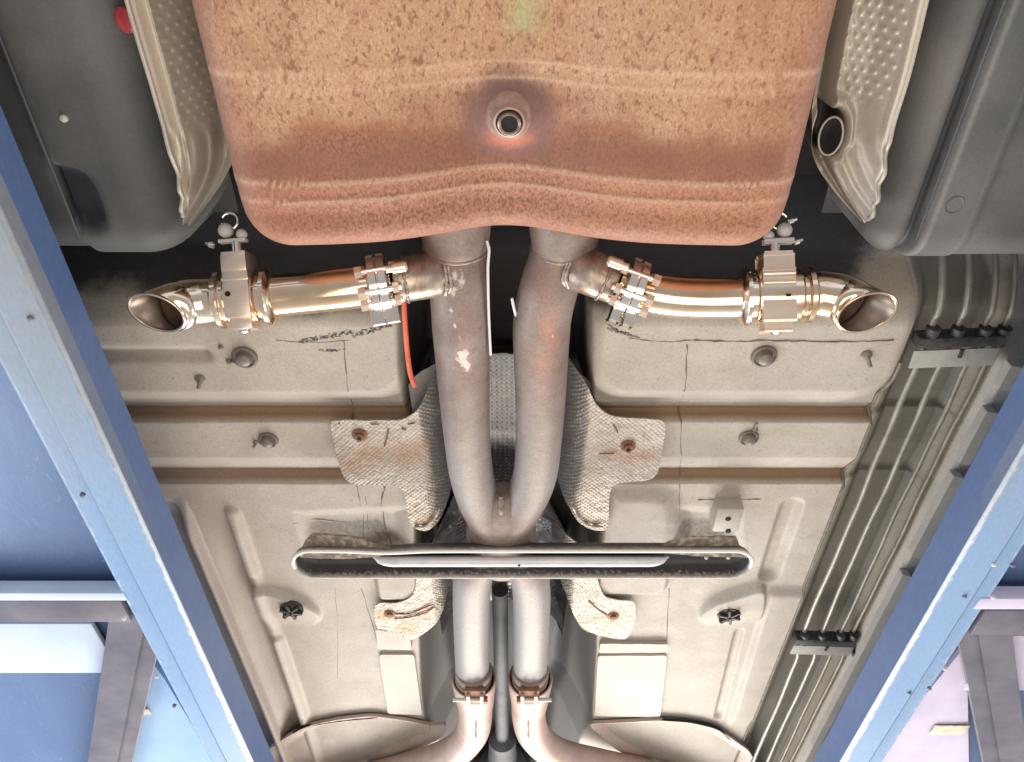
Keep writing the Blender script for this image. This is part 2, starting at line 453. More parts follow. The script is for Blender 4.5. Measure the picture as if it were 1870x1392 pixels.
fl = GY > y_s2                                             # main floor from the second step on
def add_ribs():
    global GZ
    zr = H - .01
    # left: sill flange, deep channel, long rib
    xf0, xf1 = P(319, 923, 1.09)[0], P(493, 1348, 1.09)[0]
    yst = Y(915, zr)
    s = ss(GY, yst - .02, yst + .10); s2 = ss(GY, yst - .05, yst + .45)
    xf = np.interp(GY, [yst, yst + .9], [-.722, -.712])
    GZ = GZ - s * .026 * np.exp(-((GX - xf) / .009) ** 4) + s * .05 * (1 - ss(GX, xf - .030, xf - .008))
    q_ = np.clip((GX - xf - .008) / (-.632 - xf - .008), 0, 1)
    GZ = GZ + s2 * .030 * np.sin(math.pi * q_ ** 1.6) + s * 0
    GZ = GZ - s * .010 * np.exp(-((GX + .618) / .014) ** 2)
    rl = sdf_line(GX, GY, PL([(425, 935), (462, 1040)], zr))
    GZ = GZ - .008 * (1 - ss(rl, .006, .022))
    rl = sdf_line(GX, GY, PL([(508, 1165), (553, 1300)], zr))
    GZ = GZ - .009 * (1 - ss(rl, .006, .022))
    # right ribs
    rr = sdf_line(GX, GY, PL([(1446, 925), (1405, 1050)], zr))
    GZ = GZ + .017 * (1 - ss(rr, .010, .030))
    rr = sdf_line(GX, GY, PL([(1350, 1155), (1312, 1308)], zr))
    GZ = GZ + .010 * (1 - ss(rr, .004, .016))
    st = np.interp(GY, [p[1] for p in PL([(1400, 1075), (1335, 1300)], zr)], [p[0] for p in PL([(1400, 1075), (1335, 1300)], zr)])
    sy = ss(GY, Y(1068, zr), Y(1085, zr)) * (1 - ss(GY, Y(1300, zr), Y(1330, zr)))
    GZ = GZ - sy * .013 * ss(GX - st, -.004, .014)
add_ribs()
zr = H - .01
# plug recesses
pocket_l = catmull(PL([(462, 1072), (520, 1082), (566, 1098), (586, 1120), (572, 1140), (530, 1148), (484, 1150)], zr), 5, True)
pocket_r = catmull(PL([(1396, 1072), (1340, 1080), (1296, 1096), (1277, 1122), (1292, 1142), (1330, 1150), (1376, 1150)], zr), 5, True)
for pk in (pocket_l, pocket_r):
    d = sdf_poly(GX, GY, pk)
    GZ -= .020 * (1 - ss(d, -.006, .005)) * (1 - ss(GY, Y(1100, zr), Y(1146, zr)))
# brace seats: hollow on each side
for pk in (PL([(540, 938), (742, 930), (748, 1010), (560, 1010)], zr), PL([(1240, 930), (1350, 930), (1352, 1010), (1240, 1010)], zr)):
    d = sdf_poly(GX, GY, pk)
    GZ += .020 * (1 - ss(d, -.035, .012))
d = sdf_poly(GX, GY, catmull(PL([(1106, 895), (1238, 895), (1240, 990), (1170, 1008), (1092, 1008)], zr), 4, True))
GZ -= .016 * (1 - ss(d, -.05, .004))
# stepped block beside the tunnel
d = sdf_poly(GX, GY, rounded(PL([(688, 1040), (756, 1040), (762, 1085), (690, 1088)], zr), .02)) if False else None
dl = rbox_sd(GX, GY, P(690, 1085, zr)[0], P(762, 1085, zr)[0] + .02, Y(1000, zr), Y(1088, zr), .02)
GZ -= .020 * (1 - ss(dl, -.012, .004))
dr = rbox_sd(GX, GY, P(1102, 1085, zr)[0] - .03, P(1214, 1085, zr)[0], Y(1000, zr), Y(1080, zr), .03)
GZ -= .016 * (1 - ss(dr, -.010, .004))
# right side channel beyond the floor edge, then the sill
xE = .712
ch = ss(GX, xE, xE + .010)
GZ = GZ * (1 - ch) + ch * (H * 0 + .012 + .25 * GZ)
GZ += .022 * ss(GX, .735, .76) * (1 - ss(GX, .86, .885))
sill = ss(GX, .875, .90)
GZ = GZ * (1 - sill) + sill * (-.055 + .02 * ss(GX, .93, .95)) * ss(GY, Y(590, H), Y(650, H))
# gentle panel unevenness
GZ += .0022 * (fbm(GX * 9, GY * 9, 3) - .5) + .0012 * (fbm(GX * 30, GY * 30, 5) - .5)
# tunnel
w = np.interp(GY, [Y(900, H), Y(1060, H), Y(1300, H)], [.035, .06, .12])
tun = ss((GX - TL) / w) * ss((TR - GX) / w)
t_a, t_b = np.clip((GX - TL) / w, 0, 1), np.clip((TR - GX) / w, 0, 1)
fr_ = ss(GY, Y(1060, H), Y(1110, H))
tun = tun * (1 - fr_) + fr_ * np.sin(math.pi / 2 * t_a) * np.sin(math.pi / 2 * t_b)
GZ = GZ + .21 * tun
# rear end turns up
y_up = np.interp(GX, [-1.2, 0, 1.2], [Y(600, zb)] * 3)
d = np.clip(y_up - GY, 0, None)
GZ = GZ + np.where(d < .05, d * d / .08, .03125 + (d - .05) * 2.2)

brown = np.zeros_like(GX)
side_fade = (1 - ss(GX, xE - .004, xE + .006))
brown = np.maximum(brown, (ss(GY, Y(744, H), Y(752, H)) * (1 - ss(GY, y_s1 - .001, y_s1 + .001))) * side_fade)
brown = np.maximum(brown, (ss(GY, Y(856, H), Y(861, H)) * (1 - ss(GY, y_s2 - .001, y_s2 + .001))) * side_fade)
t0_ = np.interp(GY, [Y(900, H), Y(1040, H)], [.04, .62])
dark = ss((tun - t0_) / .3)  # tunnel and rear upturn shade painted into the floor colour
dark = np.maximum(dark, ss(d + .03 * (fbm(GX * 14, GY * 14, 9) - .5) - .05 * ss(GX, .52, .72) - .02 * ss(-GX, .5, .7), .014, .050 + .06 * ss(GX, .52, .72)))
brace_shade = np.zeros_like(GX)
for pk in (PL([(556, 962), (690, 958), (745, 1000), (560, 1012)], zr), PL([(1245, 952), (1345, 962), (1345, 1012), (1200, 1012)], zr)):
    brace_shade = np.maximum(brace_shade, .6 * (1 - ss(sdf_poly(GX, GY, pk), -.015, .010)))  # shadow behind the brace painted as dark patches on the floor
grey = ss(GX, .724, .736) * (1 - ss(GX, .866, .880))  # shade of the deep line channel painted into the floor colour
steel = ss(tun, .01, .06) * ss(GY, Y(1040, H), Y(1080, H))  # dark shading of the front tunnel walls, painted as grey
scuff = np.zeros_like(GX)
for pts, wd in (([(548, 624), (615, 612), (640, 606)], .012), ([(645, 612), (690, 600), (712, 592)], .012), ([(585, 640), (630, 640)], .006), ([(1112, 600), (1150, 612)], .008)):
    scuff = np.maximum(scuff, .56 * (1 - ss(sdf_line(GX, GY, PL(pts, zb)), .002, wd)))
pink = .50 * ss(-GX, .30, .75) * ss(GY, .9, 1.2)
link('floor_pan', grid_mesh('floor_pan', GX, GY, GZ + H, dict(brown=brown, dark=dark, brace_shade=brace_shade, grey=grey, steel=steel, scuff=scuff, pink=pink)), M_pan, car)

from bisect import bisect
def pan_z(x, y):
    i = min(max(int(np.searchsorted(xs, x)), 0), len(xs) - 1); j = min(max(int(np.searchsorted(ys, y)), 0), len(ys) - 1)
    return H + GZ[j, i]
def on_pan(u, v, off=0.0):
    """where the sight line through a photo point meets the pressed floor"""
    z = H
    for _ in range(12):
        p = P(u, v, z); z = .5 * z + .5 * pan_z(p[0], p[1])
    p = P(u, v, z); p[2] = z - off
    return p

# dark upper body behind the muffler
xx, yy = np.meshgrid(np.linspace(-1.6, 1.6, 60), np.linspace(-1.2, .62, 50))
link('rear_panel', grid_mesh('rear_panel', xx, yy, 1.50 + .02 * fbm(xx * 4, yy * 4, 2) - .05 * np.exp(-((yy - .1) / .1) ** 2)), M_black, car, 'dark underbody above the muffler')

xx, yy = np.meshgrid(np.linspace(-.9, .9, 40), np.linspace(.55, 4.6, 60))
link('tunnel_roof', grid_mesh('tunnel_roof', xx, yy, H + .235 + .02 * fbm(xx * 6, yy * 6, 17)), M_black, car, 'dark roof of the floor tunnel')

# seams of sealer
def seam(pts, r=.0016, mat=M_seam, name='seam_bead', n=14, wob=.0012, z=None):
    q = catmull([on_pan(u, v, .0002) if z is None else P(u, v, z) for u, v in pts], n)
    out = []
    for i, p in enumerate(q):
        pz_ = pan_z(p[0], p[1]) if z is None else z
        out.append(np.array((p[0] + wob * (vnoise(i * .7, 1, 4) - .5) * 2, p[1] + wob * (vnoise(i * .7, 9, 4) - .5) * 2, pz_)))
    rr = [.75 * r * (.4 + vnoise(i * .35, 3, 8)) for i in range(len(out))]
    return tube(name, out, rr, mat, car, 6)
seam([(628, 622), (634, 700), (636, 716)]); seam([(638, 722), (646, 745), (644, 765)], .0018)
seam([(652, 888), (658, 925), (664, 985)], .0013); seam([(703, 890), (696, 925), (704, 968), (716, 1000)], .0026)
seam([(1255, 630), (1252, 700), (1248, 716)], .0018); seam([(1248, 722), (1243, 800), (1241, 866)], .0016); seam([(1241, 886), (1240, 950)], .0015)
seam([(1150, 618), (1200, 624), (1265, 622)], .0014); seam([(1268, 622), (1340, 624), (1400, 622), (1520, 624), (1632, 622)], .0024)
seam([(1112, 594), (1130, 606), (1168, 618)], .0020)
seam([(505, 622), (560, 626), (640, 622)], .0010); seam([(1275, 913), (1335, 912), (1389, 912)], .0020, wob=.0003)
seam([(536, 957), (640, 955)], .0022, M_panflange, wob=.0003)
seam([(660, 1075), (690, 1180), (708, 1305)], .0014); seam([(612, 1075), (616, 1140), (616, 1240)], .0007)
seam([(1222, 1075), (1216, 1190), (1206, 1310)], .0014)
seam([(668, 908), (672, 990)], .0008)

# floor edge trim on the right: thin lip along the pan edge
lipp = [np.array((xE - .001, y, pan_z(xE - .012, y) - .002)) for y in np.linspace(Y(640, H), Y(1440, H), 90)]
tube('floor_edge', lipp, .0032, M_seam, car, 8)

# plugs and studs
def plug(u, v, r, mat, dome=.35, name='rubber_plug', cross=False, tilt=(0, 0, 1), label=None):
    p = on_pan(u, v, 0)
    pr = [(.004, r * 1.12), (-.002, r * 1.12), (-.005, r * 1.05), (-.0055, r * .92), (-.003, r * .86), (-.003, r * .74), (-.003 - dome * r, r * .58), (-.004 - dome * r * 1.25, r * .3), (-.004 - dome * r * 1.3, r * .02)]
    o = lathe(name, p, tilt, pr, mat, car, 28, label)
    if cross:
        for k in range(3):
            a = k * math.pi / 3 + .3
            e1 = np.array((math.cos(a), math.sin(a), 0)); e2 = np.array((-math.sin(a), math.cos(a), 0))
            box('plug_rib', p - np.array((0, 0, .008)), e1, e2, (0, 0, 1), (r * 2.15, r * .25, .012), mat, o, .001)
    return o
plug(447, 652, .0215, M_plug, .5); plug(490, 803, .0185, M_plug, .55)
plug(1395, 650, .0215, M_plug, .5); plug(1367, 799, .0185, M_plug, .55)
plug(533, 1112, .026, M_plugd, .15, 'cross_plug', True); plug(1331, 1121, .026, M_plugd, .15, 'cross_plug', True)
def stud(u, v, du=-4, dv=18, r=.0045):
    p = on_pan(u, v, 0); q = P(u + du, v + dv, p[2] - .012)
    o = lathe('floor_stud', p, (0, 0, -1), [(-.002, r * 2.3), (.002, r * 2.3), (.0035, r * 1.6), (.004, r)], M_plug, car, 16)
    tube('stud_tail', [p, p + (q - p) * .5, q], [r, r * .9, r * .8], M_plug, o, 10)
stud(366, 692); stud(1582, 648, 8, 22); stud(420, 660, 6, 2, .003); stud(404, 634, -4, 2, .0022); stud(468, 808, -6, 10, .003); stud(1378, 785, 4, -12, .003)

# bracket with two holes, right of the brace
pb = on_pan(1331, 955, 0)
pb = P(1330, 952, H - .045)
br = box('bracket', (pb[0], pb[1], H - .022), (1, 0, 0), (0, 1, 0), (0, 0, 1), (.060, .078, .046), M_panflange, car, .009, 'small beige bracket with two bolt holes')
for v in (948, 970):
    q = P(1330, v, H - .0455); lathe('bolt_hole', q, (0, 0, 1), [(-.0006, .0001), (-.0006, .0062), (.006, .006)], M_hole, br, 18)
# plates and tabs beside the tunnel
def flat(name, pts, z, mat, thick=.006, sp=.012, r=6, bumpy=.0012, parent=car, label=None):
    ol = PL(rounded(pts, r), z)
    return sheet(name, ol, sp, lambda x, y: z + bumpy * (fbm(x * 30, y * 30, 6) - .5) * 2, thick, mat, parent, label)
zt = H - .018
flat('floor_plate', [(692, 1196), (756, 1196), (771, 1306), (708, 1304)], zt, M_panflange, .012)
flat('floor_tab', [(686, 1150), (748, 1160), (752, 1188), (690, 1186)], zt - .006, M_panflange, .014, r=3)
flat('floor_plate', [(1092, 1198), (1218, 1198), (1206, 1310), (1086, 1308)], zt, M_panflange, .012)
flat('floor_tab', [(1096, 1176), (1220, 1177), (1218, 1192), (1094, 1193)], zt - .004, M_panflange, .012, r=3)
# front floor pieces, past the arc-shaped slot
zf = H - .026
def front_piece(pts, ridge):
    ol = PL(rounded(pts, 14), zf)
    def zz(x, y):
        return zf + .02 * ss(-sdf_poly(x, y, ol), 0.0, .05) * ridge + .02 * (fbm(x * 5, y * 5, 8) - .5) * ss(-sdf_poly(x, y, ol), 0.0, .03)
    sheet('front_floor', ol, .012, zz, .01, M_pink, car)
front_piece([(486, 1372), (524, 1346), (545, 1334), (570, 1324), (620, 1314), (680, 1308), (740, 1316), (790, 1326), (818, 1322), (808, 1348), (760, 1370), (690, 1400), (640, 1470), (440, 1500)], 1.0)
front_piece([(1072, 1322), (1130, 1320), (1200, 1316), (1260, 1320), (1310, 1332), (1340, 1352), (1372, 1374), (1400, 1480), (1200, 1480), (1180, 1400), (1120, 1366)], 1.0)
tube('front_slot', catmull(PL([(536, 1338), (560, 1326), (620, 1316), (690, 1309)], zf + .004), 10), .004, M_hole, car, 8)
tube('front_slot', catmull(PL([(1210, 1314), (1262, 1318), (1308, 1330), (1333, 1349)], zf + .004), 10), .004, M_hole, car, 8)

# floor sill notches on the right (weld flange)
for v0, v1 in ((668, 715), (752, 850), (870, 1020), (1050, 1370)):
    flat('sill_flange', [(int(935 + (2426 - v0) * .519), v0), (int(935 + (2426 - v0) * .531), v0 + 4), (int(935 + (2426 - v1) * .531), v1), (int(935 + (2426 - v1) * .519), v1 - 3)], H - .075, M_panflange, .02, r=3)

# ================================================================== MUFFLER
zm = .945
mx0, mx1 = P(436, 340, zm)[0] - .016, P(1446, 340, zm)[0] + .013
my1 = Y(447, zm + .040); my0 = -.42
muf = thing('muffler', 'wide flat rusty muffler filling the top of the view, tan and orange steel', 'muffler', ((mx0 + mx1) / 2, (my0 + my1) / 2, zm))
mcx, mcy, ma, mb = (mx0 + mx1) / 2, (my0 + my1) / 2, (mx1 - mx0) / 2, (my1 - my0) / 2
RC = .066
def rr_ring(ins, n_c=14, n_x=110, n_y=90):
    a, b = ma - ins, mb - ins; r = max(RC - ins, .012)
    pts = []
    for sx, sy, a0 in ((1, 1, 0), (-1, 1, 90), (-1, -1, 180), (1, -1, 270)):
        cx, cy = sx * (a - r), sy * (b - r)
        for k in range(n_c):
            t = math.radians(a0 + 90 * k / n_c)
            pts.append((cx + r * math.cos(t), cy + r * math.sin(t)))
        e = math.radians(a0 + 90)
        sx2, sy2 = (-1, 1) if a0 == 0 else (-1, -1) if a0 == 90 else (1, -1) if a0 == 180 else (1, 1)
        nx, ny = sx2 * (a - r), sy2 * (b - r)
        p0 = (cx + r * math.cos(e), cy + r * math.sin(e)); p1 = (nx + r * math.cos(e), ny + r * math.sin(e))
        m = n_x if a0 in (0, 180) else n_y
        for k in range(m):
            pts.append((p0[0] + (p1[0] - p0[0]) * k / m, p0[1] + (p1[1] - p0[1]) * k / m))
    return np.array(pts)
xc0 = P(922, 350, zm)[0]
yd = [Y(140, zm), Y(172, zm), Y(339, zm), Y(375, zm)]
boss = P(930, 225, zm + .035)
def muf_z(x, y):
    z = np.zeros_like(x)
    s = np.exp(-((x - xc0) / .100) ** 2)
    s2 = np.exp(-((x - xc0) / .165) ** 2)
    z += (.028 * s + .034 * s2) * ss(y, my1 - .62, my1 - .34)
    for yy_, am in zip(yd, (.0009, .0009, .0018, .0017)):
        z -= am * np.exp(-((y - yy_) / .0030) ** 2)
    z += .0015 * ss(y, yd[0], yd[0] + .02) * (1 - ss(y, yd[1] - .01, yd[1] + .03))
    z += .0028 * ss(y, yd[2], yd[2] + .022) + .003 * ss(y, yd[3], yd[3] + .022)
    rb = np.hypot(x - boss[0], y - boss[1])
    z -= .010 * (1 - ss(rb, .014, .050))
    z += .0016 * (fbm(x * 22, y * 22, 11) - .5) + .004 * (fbm(x * 5, y * 5, 14) - .5)
    return z
rings = []; ER = .042
insets = [0, 0, 0] + list(ER * (1 - np.cos(np.linspace(0, math.pi / 2, 12)))[1:]) + list(np.linspace(ER, mb - .03, 100)[1:])
zoff = [.24, .10, ER] + list(ER * (1 - np.sin(np.linspace(0, math.pi / 2, 12)))[1:]) + [0] * 99
V = []
for k, (i_, zo) in enumerate(zip(insets, zoff)):
    r_ = rr_ring(i_)
    xw, yw = r_[:, 0] + mcx, r_[:, 1] + mcy
    z = zm + zo + muf_z(xw, yw) * (1.0 if k > 1 else 1.0)
    V.append(np.stack([xw, yw, z], -1))
nR = len(V[0])
me = loft_mesh('shell', V, True, True)
Va = np.concatenate(V); px_, py_ = Va[:, 0], Va[:, 1]
yr = Y(268, zm)
nz = fbm(px_ * 8, py_ * 8, 21)
rust = np.clip(.5 + (py_ - yr + .05 * (nz - .5) * 2) / .06, 0, 1)
rust = np.maximum(rust, .62 * np.exp(-(((px_ - xc0) / .16) ** 2)) * ss(py_, Y(170, zm), Y(215, zm)))
rust = np.maximum(rust, .50 * np.exp(-((px_ - mx1) / .16) ** 2)); rust = np.maximum(rust, .40 * np.exp(-((px_ - mx0) / .08) ** 2))
rust2 = .74 * np.exp(-((py_ - Y(300, zm)) / .035) ** 2) * (np.abs(px_ - xc0) < .36)
ins_all = np.repeat(insets, nR)
edge = np.clip(1 - ins_all / .05, 0, 1) * .8
red = np.exp(-(((px_ - boss[0]) / .030) ** 2 + ((py_ - Y(266, zm + .03)) / .016) ** 2)) * .85
bossm = 1.0 * (1 - ss(np.hypot((px_ - boss[0]) * .9, py_ - boss[1]) + .02 * (nz - .5), .034, .078))
hi = np.zeros_like(px_)
for yy_ in yd:
    hi = np.maximum(hi, .66 * np.exp(-((py_ - yy_ + .001) / .0035) ** 2))  # pale highlight lines painted along the pressed ridges
green = .55 * np.exp(-((px_ - P(965, 30, zm)[0]) / .03) ** 2) * (1 - ss(py_, Y(60, zm), Y(110, zm)))
mott = np.clip(rust, 0, 1) * .55 * np.clip(.4 + fbm(px_ * 6, py_ * 6, 27), 0, 1)
pit = np.clip(rust, 0, 1) * .44 * np.clip(.5 + fbm(px_ * 7, py_ * 7, 29), 0, 1)
for nm, a in dict(mott=mott, pit=pit, rust=rust, rust2=rust2, edge=edge, red=red, boss=bossm, hi=hi, green=green).items():
    at = me.attributes.new(nm, 'FLOAT', 'POINT'); at.data.foreach_set('value', a.astype(np.float32))
link('shell', me, M_muf, muf)
bz = float(zm + muf_z(np.array([boss[0]]), np.array([boss[1]]))[0])
M_boss = pmat('worn_rust_ring', [(.3, (.36, .22, .17)), (.7, (.52, .37, .30))], 60, 5, .5, metal=.4, bump=.3)
bs = lathe('drain_boss', (boss[0], boss[1], bz), (0, .05, -1), [(-.01, .034), (-.002, .031), (.003, .026), (.008, .0225), (.013, .0205), (.014, .018), (.010, .0165), (.002, .016)], M_boss, muf, 40)
lathe('drain_ring', (boss[0], boss[1], bz - .010), (0, .05, -1), [(0, .0155), (.010, .0150), (.011, .0135), (.009, .0112), (.002, .0108)], M_stub, bs, 32)
lathe('drain_hole', (boss[0], boss[1], bz - .013), (0, .05, -1), [(.0, .0108), (.0055, .0108), (.0058, .001)], M_hole, bs, 24)
# inlet collars at the front face
zc = 1.082
for cu in (833, 1030):
    c = P(cu, 445, zc)
    lathe('inlet_collar', c - np.array((0, .085, -.004)), (0, 1, -.10), [(.01, .0578), (.038, .0572), (.045, .0568), (.066, .0545), (.080, .0525), (.088, .0520), (.096, .048)], M_pipe, muf, 48)
    tor = [c + np.array((.0525 * math.cos(t), .006, .0525 * math.sin(t))) for t in np.linspace(0, 2 * math.pi, 40)]
    tube('weld_ring', tor, .0032, M_weld, muf, 8, False)

# ================================================================== MID PIPES (X)
xp = thing('mid_exhaust_pipe', 'pair of brown to grey exhaust pipes that meet in an X above the cross brace', 'exhaust pipe', tuple(P(915, 960, 1.06)))
rp = .0455
def prad(path):
    return [float(np.interp(p[1], [Y(440, 1.06), Y(600, 1.06), Y(800, 1.06)], [.0465, .0485, .0435])) for p in path]
def pipe_attrs(path, seg, flakes=(), orange=()):
    pa = np.array(path); n = len(pa)
    rings_ = np.array(tube_rings(path, prad(path), seg)).reshape(-1, 3)
    g = np.interp(rings_[:, 1], [Y(640, 1.06), Y(860, 1.06), Y(1100, 1.06)], [0.0, .62, 1.0])
    g = g * (1 - .8 * np.exp(-((rings_[:, 1] - Y(985, 1.06)) / .12) ** 4))
    fl_ = np.zeros(len(rings_)); og = np.zeros(len(rings_))
    for (u, v, rad, am) in flakes:
        q = P(u, v, 1.06 - rp * .8); fl_ = np.maximum(fl_, am * np.exp(-((np.abs(rings_[:, 0] - q[0]) / (rad)) ** 2 + (np.abs(rings_[:, 1] - q[1]) / (rad * 1.7)) ** 2)) * (rings_[:, 2] < 1.06))
    for (u, v, rad, am) in orange:
        q = P(u, v, 1.06 - rp * .8); og = np.maximum(og, am * np.exp(-(((rings_[:, 0] - q[0]) / rad) ** 2 + ((rings_[:, 1] - q[1]) / (rad * 2.4)) ** 2)))
    return dict(grey=g, flake=fl_, orange=og)
zpx = 1.06
pl_ = catmull([P(833, 436, 1.082), P(836, 500, 1.068)] + PL([(840, 560), (844, 640), (848, 720), (853, 800), (862, 870), (880, 925), (908, 968)], zpx) + PL([(930, 990), (950, 1014), (964, 1042), (970, 1075), (971, 1130), (969, 1190), (968, 1250)], zpx), 16)
pr_ = catmull([P(1030, 436, 1.082), P(1017, 480, 1.072)] + PL([(1001, 530), (990, 585), (988, 640), (987, 720), (984, 800), (976, 870), (953, 925), (922, 968)], zpx) + PL([(898, 990), (880, 1014), (867, 1042), (862, 1075), (861, 1130), (862, 1190), (863, 1250)], zpx), 16)
tube('pipe', pl_, prad(pl_), M_pipe, xp, 56, attrs=pipe_attrs(pl_, 56, [(846, 645, .011, 1.0), (852, 660, .008, .9), (830, 505, .006, .75), (842, 512, .009, .7), (828, 530, .007, .75), (826, 562, .006, .7), (832, 588, .004, .7), (836, 610, .004, .6)], [(850, 600, .02, .35)]))
tube('pipe', pr_, prad(pr_), M_pipe, xp, 56, attrs=pipe_attrs(pr_, 56, [(1008, 608, .004, .55)], [(1000, 590, .02, .75), (1005, 620, .02, .7), (990, 540, .03, .45), (995, 660, .03, .5)]))
# saddle where the two meet + weld
c0 = P(915, 945, zpx - .012)
tube('weld_bead', [P(915, v, zpx - .034 + .010 * (1 - ss(v, 905, 935))) + np.array((.001 * math.sin(v), 0, 0)) for v in range(905, 972, 3)], [.006 + .0012 * math.sin(v * 1.7) for v in range(905, 972, 3)], M_pipe, xp, 10)
def ell_body():
    rings_ = []
    for t in np.linspace(-1, 1, 26):
        c = P(915, 975, zpx - .001); c = c + np.array((0, t * .135, 0))
        a = .074 - .010 * t * t; b = .0435 * math.sqrt(max(1 - (t * .93) ** 4, .02))
        rings_.append(circle(c, np.array((a * (1 - .45 * t * t), 0, 0)), np.array((0, 0, b)), 40))
    me_ = loft_mesh('merge_box', rings_, True, True)
    return link('merge_box', me_, M_pipe, xp)
ell_body()

# ================================================================== FRONT PIPES
zfp = 1.055
def front_pipe(u0, sgn, label, path_px):
    p0 = P(u0, 1245, zfp)
    t = thing('front_exhaust_pipe', label, 'exhaust pipe', tuple(p0), 'front exhaust pipes')
    path = catmull([P(u, v, zz) for u, v, zz in path_px], 12)
    n = len(path)
    tube('pipe', path, [.046 + .0015 * math.exp(-i / 5) for i in range(n)], M_fpipe, t, 44)
    # slip joint: flared sleeve with a V slot
    prof = [(.01, .0430), (-.044, .0515), (-.050, .0530), (-.050, .0565), (-.044, .0575), (-.018, .0560), (.0, .0545), (.02, .0525), (.06, .0500), (.09, .0470)]
    lathe('slip_sleeve', p0 + np.array((0, .030, 0)), (0, 1, 0), prof, M_fpipe, t, 44)
    lathe('joint_ring', p0 + np.array((0, -.062, 0)), (0, 1, 0), [(0, .0420), (.002, .0455), (.010, .0475), (.018, .0470), (.030, .0440)], M_pipe, t, 44)
    lathe('joint_gap', p0 + np.array((0, -.006, 0)), (0, 1, 0), [(0, .001), (.0005, .0526)], M_hole, t, 40)
    # rusted clamp block, slot and cross bolt on the underside
    zq = zfp - .052
    q = P(u0 - 2 * sgn, 1272, zq)
    cb = box('clamp_band', q + np.array((0, 0, .002)), (1, 0, 0), (0, 1, 0), (0, 0, 1), (.052, .070, .014), M_bolt, t, .004)
    box('clamp_ear', q + np.array((-.017, .0, -.006)), (1, 0, 0), (0, 1, 0), (0, 0, 1), (.010, .046, .016), M_fpipe, cb, .003)
    box('clamp_ear', q + np.array((.017, .0, -.006)), (1, 0, 0), (0, 1, 0), (0, 0, 1), (.010, .046, .016), M_fpipe, cb, .003)
    b0 = q + np.array((-.038 * 1, .002, -.008)); b1 = q + np.array((.038, .002, -.008))
    if sgn < 0: b0, b1 = b0 - np.array((.018, 0, 0)), b1 - np.array((.012, 0, 0))
    else: b0, b1 = b0 + np.array((.012, 0, 0)), b1 + np.array((.018, 0, 0))
    tube('clamp_bolt', [b0, b1], .0052, M_clip, cb, 10)
    lathe('bolt_nut', (b1 if sgn < 0 else b0), (1, 0, 0), [(-.005, .009), (.005, .009)], M_bolt, cb, 6)
    # slot
    sp_ = [P(u0 - 3 * sgn, v, zfp - .047) for v in range(1288, 1352, 6)]
    tube('pipe_slot', sp_, [.0022 + .001 * (i % 3 == 0) for i in range(len(sp_))], M_bolt, t, 6)
    return t
front_pipe(866, -1, 'pink rusted front pipe that bends away to the left, with a clamp at its joint',
           [(864, 1235, zfp), (866, 1270, zfp), (868, 1310, zfp), (858, 1345, zfp), (820, 1378, zfp + .005), (740, 1405, zfp + .02), (640, 1432, zfp + .03), (540, 1470, zfp + .04)])
front_pipe(968, 1, 'pink rusted front pipe that bends away to the right, with a clamp at its joint',
           [(968, 1235, zfp), (966, 1270, zfp), (966, 1310, zfp), (978, 1345, zfp), (1020, 1378, zfp + .005), (1100, 1398, zfp + .02), (1200, 1420, zfp + .03), (1310, 1455, zfp + .04)])

